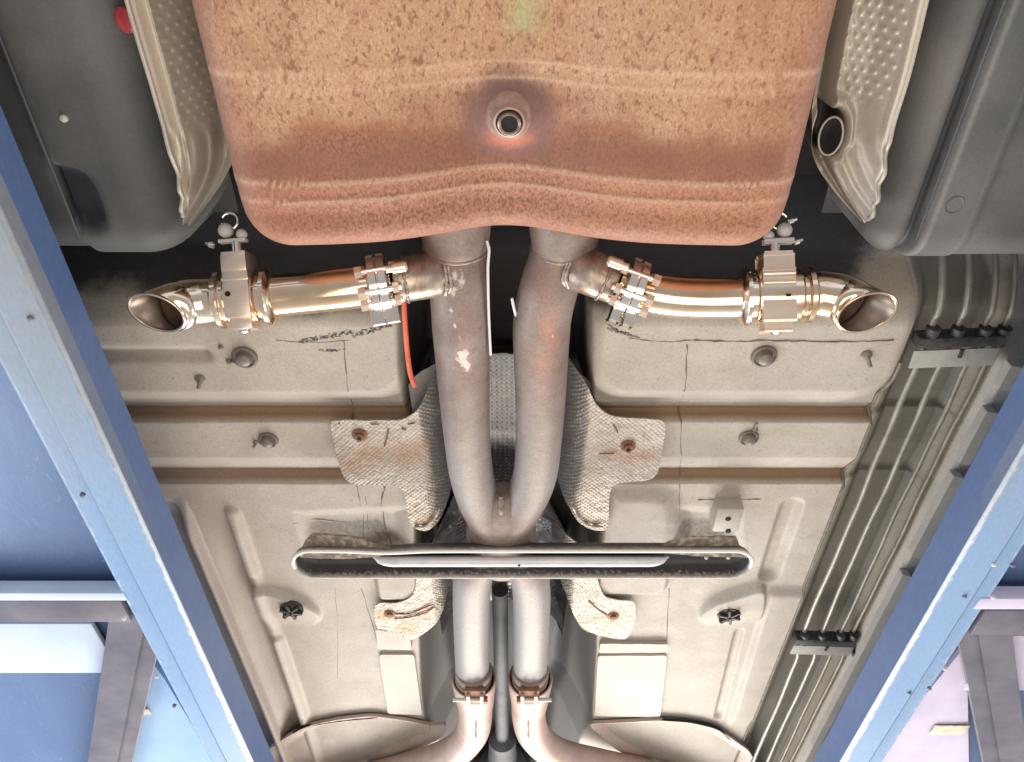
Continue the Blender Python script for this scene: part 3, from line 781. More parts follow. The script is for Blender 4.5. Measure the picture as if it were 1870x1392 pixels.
# ================================================================== EXHAUST CUTOUTS
def unit(v): v = np.array(v, float); return v / np.linalg.norm(v)
def cutout(side, label, px):
    root = thing('exhaust_cutout', label, 'exhaust valve', tuple(P(*px['block'])), 'chromed exhaust cut-outs')
    R = px['r']
    # welded stub branching off the pipe
    st = catmull([P(*q) for q in px['stub']], 8)
    rs_ = np.linspace(.0400, R * 1.02, len(st))
    rngs = tube_rings(st, rs_, 40)
    o = link('welded_stub', loft_mesh('welded_stub', rngs, False, True), M_stub, root)
    e, fr = frames(st)
    for k in range(3):
        ii = (px['wi'], px['wi'] + 1, len(st) - 5)[k]
        c = st[ii]; t_, N_, B_ = fr[ii]
        tube('weld_bead', [c + (N_ * math.cos(a) + B_ * math.sin(a)) * (rs_[ii] + .0005 + .0016 * math.sin(5 * a + k) * (k < 2)) for a in np.linspace(0, 2 * math.pi, 50)], [(.0042, .0034, .0022)[k] + .0012 * math.sin(i * 2.1) for i in range(50)], M_weld, o, 8, False)
    # band clamp
    c = P(*px['clamp']); ax = unit(P(*px['tube'][1]) - P(*px['stub'][-2]))
    cl = lathe('flange_clamp', c - ax * .017, ax, [(0, R), (.0, R + .008), (.004, R + .016), (.015, R + .017), (.0165, R + .012), (.0175, R + .012), (.019, R + .017), (.030, R + .016), (.034, R + .008), (.034, R)], M_chrome2, root, 48)
    side_ax = unit(np.cross(ax, FWV)); side_ax = side_ax if side_ax @ UPV < 0 else -side_ax       # towards picture bottom
    near = -unit(FWV - ax * (FWV @ ax))
    for k, s in enumerate((-.011, .011)):
        box('clamp_lug', c + ax * s + side_ax * (R + .014) + near * .010, ax, side_ax, near, (.015, .026, .020), M_chrome2, cl, .003)
    for off, q in ((.0, .034), (.0, -.012), (.5, .012)):
        d_ = unit(near + side_ax * (q / .034) * 1.0)
        bc = c + d_ * (R + .014)
        tube('clamp_bolt', [bc - ax * .034, bc + ax * .030], .0046, M_chrome2, cl, 10)
        lathe('bolt_nut', bc + ax * .020, ax, [(0, .0095), (.011, .0095)], M_bronze, cl, 6, autosmooth=30)
        lathe('bolt_head', bc - ax * .030, ax, [(0, .0085), (.009, .0095)], M_bronze, cl, 6, autosmooth=30)
    # sensor-like plug on the stub
    s0 = P(*px['plug']); sd = ax
    lathe('stub_plug', s0 - sd * .016, sd, [(0, .006), (.003, .0085), (.022, .0085), (.023, .006), (.032, .006)], M_bronze, o, 12)
    # long polished tube
    tb = catmull([P(*q) for q in px['tube']], 10)
    tube('polished_tube', tb, R, M_chrome, root, 56)
    # valve body
    vc = P(*px['block']); vx = unit(P(*px['vout']) - P(*px['vin'])); vin = P(*px['vin']); vout = P(*px['vout'])
    vn = -unit(FWV - vx * (FWV @ vx)); vu = unit(np.cross(vn, vx)); vu = vu if vu @ UPV > 0 else -vu
    L_ = np.linalg.norm(vout - vin)
    lathe('valve_flange', vin, vx, [(-.002, R), (.000, R + .006), (.006, R + .012), (.012, R + .012), (.014, R + .003), (.022, R + .003), (.024, R + .008), (L_ * .5, R + .008), (L_ - .024, R + .008), (L_ - .020, R + .003), (L_ - .014, R + .003), (L_ - .012, R + .011), (L_ - .005, R + .011), (L_, R + .004), (L_ + .002, R)], M_chrome, root, 56)
    W = px['w']
    vb = box('valve_body', vc + vn * .012 - vu * .004, vx, vu, vn, (W, .074, .052), M_bronze, root, .004)
    box('valve_ledge', vc + vn * .006 + vu * .018, vx, vu, vn, (W * 1.04, .006, .066), M_bronze, vb, .002)
    box('motor_cover', vc + vn * .012 + vu * .042, vx, vu, vn, (W * .97, .026, .054), M_bronze, vb, .003)
    box('motor_cap', vc + vn * .012 + vu * .0565, vx, vu, vn, (W * .93, .007, .050), M_bronze, vb, .002)
    box('valve_foot', vc + vn * .006 - vu * .048, vx, vu, vn, (W * .86, .018, .044), M_bronze, vb, .003)
    lathe('foot_bolt', vc + vn * .012 - vu * .056, -vu, [(0, .0085), (.005, .0085), (.008, .004)], M_chrome2, vb, 12)
    lathe('set_screw', vc + vn * .038 - vu * .004 + vx * W * .30, vn, [(-.002, .0042), (.0012, .0042), (.0012, .001)], M_hole, vb, 12)
    # actuator: shaft, arm, ball joints and ring
    ac = vc + vn * .012 + vu * .059
    sh = tube('actuator_shaft', [ac, ac + vu * .020], .0085, M_chrome2, root, 16)
    box('actuator_arm', ac + vu * .021 + vx * .006, vx, vu, vn, (.042, .0055, .016), M_clip, sh, .0015)
    def ball(p, r): lathe('ball_joint', p - vu * r, vu, [(r * (1 - math.cos(a)), r * math.sin(a) + 1e-4) for a in np.linspace(0, math.pi, 12)], M_clip, sh, 18)
    ball(ac + vu * .030 - vx * .008, .0085); ball(ac + vu * .038 + vx * .016, .0115)
    rc = ac + vu * .053 + vx * .010 - vn * .004
    tube('pull_ring', [rc + (vx * math.cos(a) + vu * math.sin(a)) * .0125 for a in np.linspace(.5, 2 * math.pi - .2, 26)], .0022, M_chrome2, sh, 8)
    for du, dv in px['bits']:
        q = ac + vx * du + vu * dv
        lathe('linkage_piece', q, vx * .9 + vu * .3, [(-.006, .0025), (-.004, .0048), (.003, .0048), (.004, .003), (.009, .0026)], M_chrome2, sh, 10)
    # outlet elbow with its slanted mouth
    el = catmull([P(*q) for q in px['elbow']], 8)
    rad = np.linspace(R * 1.06, R * 1.14, len(el))
    rg = tube_rings(el, rad, 64)
    mc = P(*px['mouth']); a_, b_, tilt, lean = px['mouth_ab']
    A = (EXV * math.cos(tilt) + UPV * math.sin(tilt)) * a_
    Bv = (-EXV * math.sin(tilt) + UPV * math.cos(tilt))
    Bv = unit(Bv * math.cos(lean) - FWV * math.sin(lean)) * b_
    # align ring start / direction with the last elbow ring
    last = np.array(rg[-1]); lc = last.mean(0)
    best = None
    for flip in (1, -1):
        for ph in np.linspace(0, 2 * math.pi, 64, endpoint=False):
            ring = np.array([mc + A * math.cos(flip * t + ph) + Bv * math.sin(flip * t + ph) for t in np.linspace(0, 2 * math.pi, 64, endpoint=False)])
            s = np.sum(((ring - mc) - (last - lc)) ** 2)
            if best is None or s < best[0]: best = (s, ring)
    ring = best[1]
    K = 9
    t0 = unit(lc - np.array(rg[-4]).mean(0))
    for k in range(1, K + 1):
        w_ = k / K
        # hermite blend so that the wall flows on from the elbow
        base = last * (1 - w_) + ring * w_
        bulge = t0 * np.linalg.norm(mc - lc) * .35 * (w_ * (1 - w_) ** 2) * 2.2
        rg.append(list(base + bulge))
    rim = ring
    rim_o = mc + (ring - mc) * 1.045
    nrm = unit(np.cross(A, Bv)); nrm = nrm if nrm @ FWV < 0 else -nrm
    rg.append(list(rim_o + nrm * .0015)); rg.append(list(rim + nrm * .0030)); rg.append(list(mc + (ring - mc) * .935 + nrm * .0015))
    link('outlet_elbow', loft_mesh('outlet_elbow', rg, False, False), M_chrome, root)
    inn = [list(mc + (ring - mc) * .934 + nrm * .001)]
    for k in range(1, K + 1):
        w_ = k / K; base = ring * (1 - w_) + last * w_
        cc = base.mean(0); bulge = t0 * np.linalg.norm(mc - lc) * .35 * ((1 - w_) * w_ ** 2) * 2.2
        inn.append(list(cc + (base - cc) * .93 + bulge))
    for k in range(len(el) - 1, max(len(el) - 18, 0), -1):
        rr_ = np.array(rg[k]); cc = rr_.mean(0); inn.append(list(cc + (rr_ - cc) * .93))
    link('outlet_lining', loft_mesh('outlet_lining', inn, False, True), M_tipin, root)
    return root
cutout(-1, 'chromed cut-out pipe on the left, its oval mouth beside the blue rail', dict(
    r=.0335, w=.040,
    wi=8, stub=[(846, 490, 1.085), (800, 499, 1.055), (760, 507, 1.038), (718, 514, 1.03)],
    clamp=(694, 519, 1.027), plug=(724, 489, .99),
    tube=[(716, 515, 1.03), (670, 522, 1.025), (600, 530, 1.02), (540, 536, 1.018), (496, 541, 1.015)],
    vin=(502, 540, 1.015), vout=(396, 549, 1.01), block=(446, 536, 1.012),
    bits=[(.040, .018)],
    elbow=[(400, 549, 1.01), (375, 551, 1.008), (350, 553, 1.002), (334, 557, .995), (322, 561, .985)],
    mouth=(286, 571, .968), mouth_ab=(.0435, .036, math.radians(-11), .78)))
cutout(1, 'chromed cut-out pipe on the right, its oval mouth below the grey tank', dict(
    r=.0335, w=.041,
    wi=8, stub=[(1004, 474, 1.085), (1054, 488, 1.055), (1085, 500, 1.038), (1124, 516, 1.03)],
    clamp=(1152, 525, 1.027), plug=(1128, 482, .99),
    tube=[(1126, 516, 1.03), (1170, 531, 1.025), (1225, 541, 1.02), (1290, 544, 1.018), (1350, 543, 1.015)],
    vin=(1350, 542, 1.015), vout=(1484, 538, 1.01), block=(1412, 538, 1.012),
    bits=[(.034, .020), (-.022, .040), (.026, .052)],
    elbow=[(1478, 538, 1.01), (1498, 538, 1.008), (1520, 541, 1.002), (1540, 547, .995), (1552, 554, .985)],
    mouth=(1582, 571, .968), mouth_ab=(.0455, .0385, math.radians(9), .78)))

# ================================================================== SIDE HEAT SHIELDS
def side_shield(label, outer, inner, prof, dent, edge_s, hole=None, crinkle=(0.72, 1.0)):
    n, m = 300, 110
    def res(pts, k):
        q = np.array(catmull(pts, 12)); l = np.concatenate([[0], np.cumsum(np.linalg.norm(np.diff(q[:, :2], axis=0), axis=1))]); l /= l[-1]
        t = np.linspace(0, 1, k); return np.stack([np.interp(t, l, q[:, i]) for i in range(3)], -1)
    O = res([P(*p) for p in outer], n); I = res([P(*p) for p in inner], n)
    s = np.linspace(0, 1, m)[None, :, None]
    G = I[:, None, :] * (1 - s) + O[:, None, :] * s
    S = np.broadcast_to(s[..., 0], (n, m)); T = np.broadcast_to(np.linspace(0, 1, n)[:, None], (n, m))
    width = np.linalg.norm(O - I, axis=1)[:, None]
    Z = G[..., 2] + np.interp(S, [p[0] for p in prof], [p[1] for p in prof]) * np.clip(width / .12, .15, 1)
    # round dimples in a staggered lattice
    X_, Y_ = G[..., 0], G[..., 1]
    pitch = .0135
    a = Y_ / pitch; row = np.round(a)
    b = (S * width) / pitch + .5 * (row % 2)
    dd = np.hypot((a - row) * pitch, (b - np.round(b)) * pitch)
    zone = ss(S, dent[0], dent[0] + .05) * (1 - ss(S, dent[1] - .05, dent[1])) * (1 - ss(T, dent[2], dent[2] + .08))
    Z = Z - .0030 * np.exp(-(dd / .0030) ** 2) * zone
    cr = ss(T, crinkle[0], crinkle[0] + .08)
    Z = Z + cr * .0045 * np.sin(S * width / .0042 + 9 * T + 2 * fbm(X_ * 20, Y_ * 20, 35)) * ss(S, .05, .15) + .006 * (fbm(X_ * 25, Y_ * 25, 31) - .5) * (.3 + cr)
    hole_dark = np.zeros_like(S)
    if hole is not None:
        hc, hr = hole
        q = np.hypot((X_ - hc[0]) / hr[0], (Y_ - hc[1]) / hr[1])
        Z = Z * 1.0 - .014 * np.exp(-((q - 1.3) / .28) ** 2) + .06 * (1 - ss(q, .75, 1.05))
        hole_dark = np.maximum(hole_dark, 1 - ss(q, .9, 1.1))  # darkness of the oval hole painted onto the sheet
    edge = np.maximum(ss(S, edge_s, edge_s + .05), .95 * np.exp(-(dd / .0030) ** 2) * zone)  # pale outer flange, plus bright glints painted on the dimple tops
    c = P(*outer[3])
    r = thing('heat_shield', label, 'heat shield', tuple(c), 'embossed heat shields beside the muffler')
    me_ = grid_mesh('shield_sheet', X_, Y_, Z, dict(edge=edge, hole_dark=hole_dark))
    link('shield_sheet', me_, M_emb, r)
    if hole is not None:
        hv = []
        for t in np.linspace(0, 2 * math.pi, 36, endpoint=False):
            x_, y_ = hc[0] + hr[0] * .72 * math.cos(t), hc[1] + hr[1] * .76 * math.sin(t)
            hv.append(np.array((x_, y_, hc[2] - .012 - .010 * math.cos(t))))
        ho = link('shield_hole', loft_mesh('shield_hole', [hv, [np.array(hv).mean(0) + (p - np.array(hv).mean(0)) * .01 + np.array((0, 0, .012)) for p in hv]]), M_hole, r)
        tube('hole_collar', hv + hv[:1], .0016, M_emb, ho, 8, False)
    rim = [np.array((X_[i, -1], Y_[i, -1], Z[i, -1])) for i in range(0, n, 3)]
    tube('rolled_edge', rim, .0034, M_emb, r, 8)
    return r
side_shield('dimpled metal heat shield left of the muffler, ending in a crumpled point', [(205, -120, 1.02), (232, 0, 1.02), (262, 105, 1.02), (290, 200, 1.02), (316, 290, 1.02), (331, 350, 1.02), (333, 400, 1.025)],
            [(335, -120, 1.12), (372, 0, 1.12), (396, 105, 1.12), (414, 200, 1.12), (422, 275, 1.12), (400, 340, 1.10), (346, 418, 1.05)],
            [(0, .04), (.35, .012), (.62, -.004), (.70, -.012), (.78, .000), (.90, -.004), (1, 0)], (.10, .72, .56), .72, None, (.60, 1.0))
hr_c = P(1512, 243, 1.075)
side_shield('dimpled metal heat shield right of the muffler with an oval hole near its ribbed tip', [(1722, -120, 1.02), (1692, 0, 1.02), (1661, 130, 1.02), (1632, 225, 1.02), (1613, 310, 1.02), (1598, 370, 1.02), (1586, 405, 1.025)],
            [(1560, -120, 1.10), (1515, 0, 1.10), (1490, 130, 1.10), (1474, 225, 1.10), (1478, 280, 1.09), (1520, 345, 1.07), (1572, 404, 1.04)],
            [(0, -.01), (.07, .0), (.10, .05), (.20, .05), (.26, -.004), (.34, .004), (.6, .008), (.86, -.002), (.92, -.008), (1, 0)], (.24, .88, .48), .88, (hr_c, (.0175, .036)), (.62, 1.0))

# ================================================================== PLASTIC TANKS
def tank(label, x0, x1, y1, zt_, feats, er, rc_, group='dark grey plastic tanks'):
    y0 = -.55
    r = thing('underbody_tank', label, 'tank', ((x0 + x1) / 2, (y0 + y1) / 2, zt_), group)
    cx, cy, a, b = (x0 + x1) / 2, (y0 + y1) / 2, (x1 - x0) / 2, (y1 - y0) / 2
    xg = np.concatenate([x0 + er * (1 - np.cos(np.linspace(0, math.pi / 2, 12))), np.arange(x0 + er, x1 - er, .006)[1:], x1 - er * (1 - np.cos(np.linspace(math.pi / 2, 0, 12)))])
    yg = np.concatenate([np.arange(y0, y1 - er, .007), y1 - er * (1 - np.cos(np.linspace(math.pi / 2, 0, 14)))])
    X_, Y_ = np.meshgrid(xg, yg)
    q = rbox_sd(X_, Y_, x0, x1, y0 - .3, y1, rc_)
    e = np.clip(1 + q / er, 0, 1)
    Z = er * (1 - np.sqrt(np.clip(1 - e * e, 0, 1)))
    Z = np.where(q >= -1e-4, er + .12, Z)
    att = dict(dust=.45 * ss(fbm(X_ * 4, Y_ * 4, 40), .4, .75), edge=np.zeros_like(X_), dark=np.zeros_like(X_))
    Z = Z + .004 * (fbm(X_ * 6, Y_ * 6, 44) - .5)
    Z = feats(X_, Y_, Z, att)
    link('tank_body', grid_mesh('tank_body', X_, Y_, Z + zt_, att), M_plast, r)
    return r
ztk = 1.045
def featL(X, Yy, Z, att):
    xl = P(75, 270, ztk)[0]
    Z = Z + .020 * (1 - ss(X - xl, -.004, .006))
    att['edge'] = np.exp(-((X - xl - .003) / .006) ** 2) * .75
    pk = catmull(PL([(88, 312), (140, 316), (168, 345), (188, 410), (150, 420), (120, 390)], ztk), 5, True)
    d = sdf_poly(X, Yy, pk)
    Z = Z + .020 * (1 - ss(d, -.012, .012)); att['dark'] = 1 - ss(d, -.006, .008)
    return Z
tkL = tank('dark grey plastic tank in the top left corner with a long pale seam', -1.25, P(322, 330, ztk)[0], Y(462, ztk + .06), ztk, featL, .085, .10)
seamL = [P(935 - (2426 - v) * .397, v, ztk - .001) for v in range(-150, 440, 12)]
tube('tank_seam', seamL, .0025, M_plast, tkL, 8)
lathe('paint_speck', P(116, 217, ztk - .002), (0, 0, 1), [(-.003, .001), (-.001, .005), (.003, .006)], M_clip, tkL, 10)
M_refl = pmat('red_reflector', [(.3, (.35, .03, .03)), (.7, (.5, .06, .06))], 20, 3, .3)
lathe('red_reflector', P(231, 36, ztk + .012), (-.4, 0, -1), [(-.01, .016), (.004, .016), (.008, .012), (.010, .004)], M_refl, tkL, 20)
def featR(X, Yy, Z, att):
    xa = P(935 + (2426 - 300) * .3725, 300, ztk)[0]; xb = P(935 + (2426 - 300) * .4105, 300, ztk)[0]
    Z = Z - .012 * ss(X - xa, -.002, .003) + .006 * ss(X - xb, .0, .012)
    Z = Z + .02 * np.exp(-((X - xa + .010) / .008) ** 2)
    att['edge'] = np.maximum(.55 * np.exp(-((X - xb) / .004) ** 2), .7 * np.exp(-((X - xa - .004) / .0035) ** 2))
    att['dark'] = np.exp(-((X - xa + .008) / .007) ** 2)
    return Z
tkR = tank('dark grey plastic tank in the top right corner, with a strap and small hole', P(1622, 320, ztk)[0], 1.35, Y(462, ztk + .045), ztk, featR, .065, .07)
hp = P(1740, 372, ztk - .008)
lathe('strap_hole', hp, (0, 0, 1), [(-.002, .0001), (-.002, .0105), (-.004, .0108), (-.0055, .013), (-.002, .0155), (.004, .016)], M_plast, tkR, 24)
lathe('hole_shadow', hp, (0, 0, 1), [(-.0028, .0001), (-.0028, .0098), (.001, .0098)], M_hole, tkR, 20)
sp1 = [P(935 + (2426 - v) * .371, v, ztk - .013) for v in range(-150, 445, 12)]
tube('strap_edge', sp1, .0018, M_plast, tkR, 8)

# ================================================================== TUNNEL SHIELDS
ts = thing('tunnel_heat_shield', 'large pale crumpled heat shield around the pipes with a bolted ear on each side', 'heat shield', tuple(P(915, 820, H)), 'tunnel heat shields')
zw = H - .034
def honey(x, y, p=.0075):
    return np.cos(2 * math.pi * x / p) * np.cos(2 * math.pi * y / p)
def wing_fn(xi, curl, sgn):
    def f(x, y):
        e = np.clip(sgn * (x - xi), 0, None)
        z = zw + curl * e ** 2 / .05 + (.004 + .010 * ss(e, 0, .02)) * (fbm(x * 24, y * 24, 51) - .5) + .0026 * (fbm(x * 120, y * 120, 52) - .5)
        z = z - .0021 * honey(x, y, .0105) * (.45 + .55 * ss(e, -.001, .012))
        return z
    return f
wl_px = [(604, 776), (618, 768), (680, 768), (722, 768), (745, 762), (768, 742), (790, 700), (812, 672), (830, 680), (830, 760), (828, 880), (822, 920), (804, 954), (780, 969), (757, 964), (746, 946), (738, 905), (726, 890), (700, 886), (655, 886), (632, 876), (620, 852), (611, 815)]
wr_px = [(1215, 778), (1202, 767), (1150, 764), (1112, 758), (1088, 738), (1072, 705), (1050, 684), (1024, 668), (1004, 690), (1004, 780), (1008, 870), (1022, 910), (1048, 946), (1076, 966), (1103, 969), (1111, 955), (1113, 912), (1120, 888), (1140, 882), (1186, 876), (1203, 858), (1210, 820)]
def wing_attr(spots, dk):
    def f(x, y):
        r_ = np.zeros_like(x)
        for u, v, rad in spots:
            q = P(u, v, zw); r_ = np.maximum(r_, .75 * np.exp(-((x - q[0]) ** 2 + ((y - q[1]) * 1.2) ** 2) / rad ** 2))
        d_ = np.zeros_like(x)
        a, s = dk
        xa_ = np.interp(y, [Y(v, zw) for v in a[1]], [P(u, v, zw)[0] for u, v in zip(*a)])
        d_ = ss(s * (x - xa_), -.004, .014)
        return dict(rust=r_, dark=d_)
    return f
olL = [p[:2] for p in catmull(PL(wl_px, zw), 4, True)]
olR = [p[:2] for p in catmull(PL(wr_px, zw), 4, True)]
sheet('shield_ear', olL, .0021, wing_fn(P(768, 830, zw)[0], .9, 1), .003, M_wing, ts, attrfun=wing_attr([(680, 830, .05), (740, 830, .05), (770, 815, .035), (640, 850, .035), (775, 950, .025)], (([752, 764, 778, 786, 796, 810], [700, 775, 820, 900, 950, 990]), 1)))
sheet('shield_ear', olR, .0021, wing_fn(P(1072, 830, zw)[0], .9, -1), .003, M_wing, ts, attrfun=wing_attr([(1150, 835, .03), (1120, 830, .025), (1180, 835, .02), (1080, 960, .012)], (([1078, 1080, 1072, 1062, 1050, 1030], [700, 775, 820, 880, 930, 990]), -1)))
for (u, v) in ((657, 795), (1147, 815)):
    q = P(u, v, zw - .003)
    o = lathe('shield_bolt', q, (0, 0, -1), [(-.008, .013), (.001, .0155), (.002, .013), (.002, .009), (.007, .0085), (.008, .003)], M_bolt, ts, 20)
    tube('bolt_stub', [q, q + np.array((0, .004, -.013))], .004, M_plugd, o, 8)
# slots and creases in the ears
for a, b, rr_ in (((677, 775), (692, 775), .0013), ((709, 785), (702, 815), .0016), ((618, 774), (621, 774), .0016), ((733, 782), (741, 786), .0014), ((745, 775), (758, 773), .0014), ((1120, 777), (1128, 790), .0015), ((1094, 829), (1122, 828), .0012)):
    tube('shield_crease', [P(*a, zw - .002), P((a[0] + b[0]) / 2 + 1, (a[1] + b[1]) / 2, zw - .002), P(*b, zw - .002)], rr_, M_bolt, ts, 6)
# curled lower lips of the ears
tube('shield_lip', catmull(PL([(757, 962), (775, 962), (792, 948), (802, 930)], zw - .004), 8), [.003 + .001 * math.sin(i) for i in range(25)], M_wing, ts, 8)
tube('shield_lip', catmull(PL([(1046, 925), (1056, 945), (1076, 960), (1100, 962)], zw - .004), 8), [.003 + .001 * math.sin(i) for i in range(25)], M_wing, ts, 8)
# foil liner over the pipes
n, m = 340, 210
vv = np.linspace(668, 985, n)
T2, S2 = np.meshgrid(np.linspace(0, 1, n), np.linspace(-1, 1, m), indexing='ij')
zl = H + .05
yl0, yl1 = Y(668, zl), Y(960, zl)
XX = P(915, 800, zl)[0] + S2 * .175 * (1 - .12 * T2); YY = yl0 + (yl1 - yl0) * T2
ZZ = H - .03 + .12 * np.sqrt(np.clip(1 - S2 ** 2 * .98, 0, 1))
pp = .0215
di = np.cos(2 * math.pi * (XX + YY) / pp) * np.cos(2 * math.pi * (XX - YY) / pp)
ZZ = ZZ + .0040 * di * (np.abs(S2) < .4) + .010 * (fbm(XX * 16, YY * 16, 60) - .5) + .005 * (fbm(XX * 60, YY * 30, 61) - .5) - .012 * np.exp(-((T2 - .42) / .03) ** 2) + .012 * ss(T2, .42, .44)
link('foil_liner', grid_mesh('foil_liner', XX, YY, ZZ, dict(dark=np.maximum(.70 * ss(di, .45, .95) * (np.abs(S2) < .5), ss(T2, .45, .62)), )), M_foil, ts, 'silver dimpled foil seen between the two pipes')

fs = thing('tunnel_heat_shield', 'smaller rusty heat shield just past the cross brace with two bolted hook-shaped feet', 'heat shield', tuple(P(915, 1100, H)), 'tunnel heat shields')
def foot(px, xi, sgn, spots, dk):
    ol = [p[:2] for p in catmull(PL(px, zw), 4, True)]
    sheet('shield_foot', ol, .0024, wing_fn(P(xi, 1100, zw)[0], .8, sgn), .003, M_wing, fs, attrfun=wing_attr(spots, dk))
foot([(686, 1106), (720, 1102), (742, 1096), (756, 1082), (760, 1058), (764, 1030), (800, 1000), (828, 1000), (824, 1060), (812, 1110), (800, 1135), (776, 1156), (752, 1168), (738, 1163), (700, 1150), (688, 1146)], 790, 1, [(700, 1125, .04), (740, 1145, .05), (770, 1120, .03)], (([800, 800, 806, 800], [1000, 1060, 1110, 1150]), 1))
foot([(1160, 1106), (1152, 1098), (1126, 1096), (1106, 1090), (1096, 1074), (1090, 1050), (1084, 1020), (1050, 990), (1010, 990), (1020, 1060), (1040, 1105), (1050, 1128), (1066, 1150), (1098, 1162), (1140, 1168), (1154, 1150), (1160, 1130)], 1050, -1, [(1120, 1135, .035), (1070, 1135, .03), (1090, 1130, .03)], (([1040, 1050, 1046, 1050], [1000, 1060, 1110, 1150]), -1))
for (u, v) in ((712, 1122), (1120, 1126)):
    q = P(u, v, zw - .002)
    lathe('shield_bolt', q, (0, 0, -1), [(-.008, .014), (.001, .0145), (.002, .012), (.002, .008), (.006, .008), (.007, .003)], M_bolt, fs, 18)
for pts in ([(720, 1130), (745, 1128), (775, 1120), (795, 1108)], [(722, 1122), (750, 1120), (790, 1104)], [(1108, 1124), (1090, 1112), (1075, 1098)]):
    tube('shield_crease', catmull(PL(pts, zw - .0025), 8), .0016, M_bolt, fs, 6)
# foil seen at the X
n, m = 120, 120
T2, S2 = np.meshgrid(np.linspace(0, 1, n), np.linspace(-1, 1, m), indexing='ij')
yl0, yl1 = Y(935, H), Y(1170, H)
XX = P(915, 1000, H)[0] + S2 * np.interp(T2, [0, .3, 1], [.115, .175, .16]); YY = yl0 + (yl1 - yl0) * T2
ZZ = H + .0 + .13 * np.sqrt(np.clip(1 - S2 ** 2 * .98, 0, 1)) + .012 * (fbm(XX * 22, YY * 22, 71) - .5) + .006 * np.sin(YY * 420 + XX * 200) * (fbm(XX * 9, YY * 9, 72) > .5)
link('foil_liner', grid_mesh('foil_liner', XX, YY, ZZ), M_foild, fs)

# ================================================================== CROSS BRACE
zb2 = 1.0
bx0, bx1 = P(531, 1030, zb2)[0], P(1377, 1030, zb2)[0]
by0, by1 = Y(1006, zb2), Y(1057, zb2)
bce = thing('cross_brace', 'long dark channel-shaped brace with a pale rim bolted across the floor', 'brace', ((bx0 + bx1) / 2, (by0 + by1) / 2, zb2))
def capsule(ins, z, n=26, wave=0.0):
    r = (by1 - by0) / 2 - ins; cy = (by0 + by1) / 2
    pts = []
    xa, xb = bx0 + (by1 - by0) / 2, bx1 - (by1 - by0) / 2
    for k in range(n + 1):
        t = math.pi / 2 + math.pi * k / n; pts.append((xa + r * math.cos(t), cy + r * math.sin(t)))
    for k in range(1, 80): pts.append((xa + (xb - xa) * k / 80, cy - r))
    for k in range(n + 1):
        t = -math.pi / 2 + math.pi * k / n; pts.append((xb + r * math.cos(t), cy + r * math.sin(t)))
    for k in range(1, 80): pts.append((xb + (xa - xb) * k / 80, cy + r))
    out = []
    for x, y in pts:
        # the rear lip sags a little near its left end
        s = math.exp(-((x - (bx0 + .20)) / .06) ** 2) * (1 if y < cy else 0)
        out.append(np.array((x, y + s * .006, z)))
    return out
rg = [capsule(.006, zb2 + .020), capsule(.0005, zb2 + .006), capsule(-.001, zb2 + .001), capsule(.001, zb2 - .001), capsule(.006, zb2 - .001), capsule(.008, zb2 + .001), capsule(.009, zb2 + .010), capsule(.011, zb2 + .026), capsule(.016, zb2 + .034), capsule(.026, zb2 + .036)]
rim = np.concatenate([[0] * len(rg[0]), [.5] * len(rg[0])] + [[1.0] * len(rg[0])] * 3 + [[.9] * len(rg[0])] + [[0] * len(rg[0])] * 4)
ally = np.array([p[1] for r in rg for p in r])
rim = np.where(ally > (by0 + by1) / 2 + .012, rim * .45, rim)
dirt = np.where((ally > by1 - .012) & (np.array([p[2] for r in rg for p in r]) < zb2 + .012), .42, 0.0)
link('brace_channel', loft_mesh('brace_channel', rg, False, True, dict(rim=rim, dirt=dirt)), M_brace, bce, autosmooth=60)
# pale pressed rib in the channel
ra, rb_ = P(682, 1026, zb2 + .02)[0], P(1220, 1026, zb2 + .02)[0]
cyr = Y(1030, zb2 + .010)
rings_ = []
for t in np.linspace(0, 1, 60):
    x = ra + (rb_ - ra) * t; e = min(1, min(t, 1 - t) / .07); hh = math.sqrt(1 - (1 - e) ** 2) + .02
    sh = (1 - hh) * -.010
    rings_.append([np.array((x, cyr + sh + .0135 * hh * math.cos(a), zb2 + .022 - .016 * hh * max(0, math.sin(a)) ** .8 + .004 * min(0, math.sin(a)))) for a in np.linspace(0, 2 * math.pi, 20, endpoint=False)])
rbm = link('brace_rib', loft_mesh('brace_rib', rings_, True, True), M_rib, bce)
lathe('rib_hole', (P(948, 1029, zb2 + .02)[0], cyr, zb2 + .0062), (0, 0, -1), [(-.002, .0035), (.0006, .0035), (.0006, .0005)], M_hole, rbm, 10)
# mounting ends that run up to the floor
def brace_end(px, z0, z1, name='brace_end'):
    ol = PL(px, zb2 + .018)
    yA = min(p[1] for p in ol); yB = max(p[1] for p in ol)
    def zz(x, y): return zb2 + .008 + (yB - y) / (yB - yA) * .014 + .006 * (fbm(x * 45, y * 45, 81) - .5)
    sheet(name, ol, .006, zz, .004, M_lip, bce)
brace_end(rounded([(546, 1012), (556, 990), (570, 978), (640, 982), (690, 992), (720, 1002), (690, 1012), (640, 1014)], 5), 0, 0)
brace_end(rounded([(1366, 1012), (1352, 1000), (1346, 984), (1330, 984), (1260, 984), (1225, 990), (1190, 1003), (1260, 1010)], 5), 0, 0)
for u in (1290, 1330):
    lathe('brace_rivet', P(u, 1017, zb2 + .006), (0, 1, -.3), [(0, .004), (.004, .004), (.006, .0015)], M_clip, bce, 10)

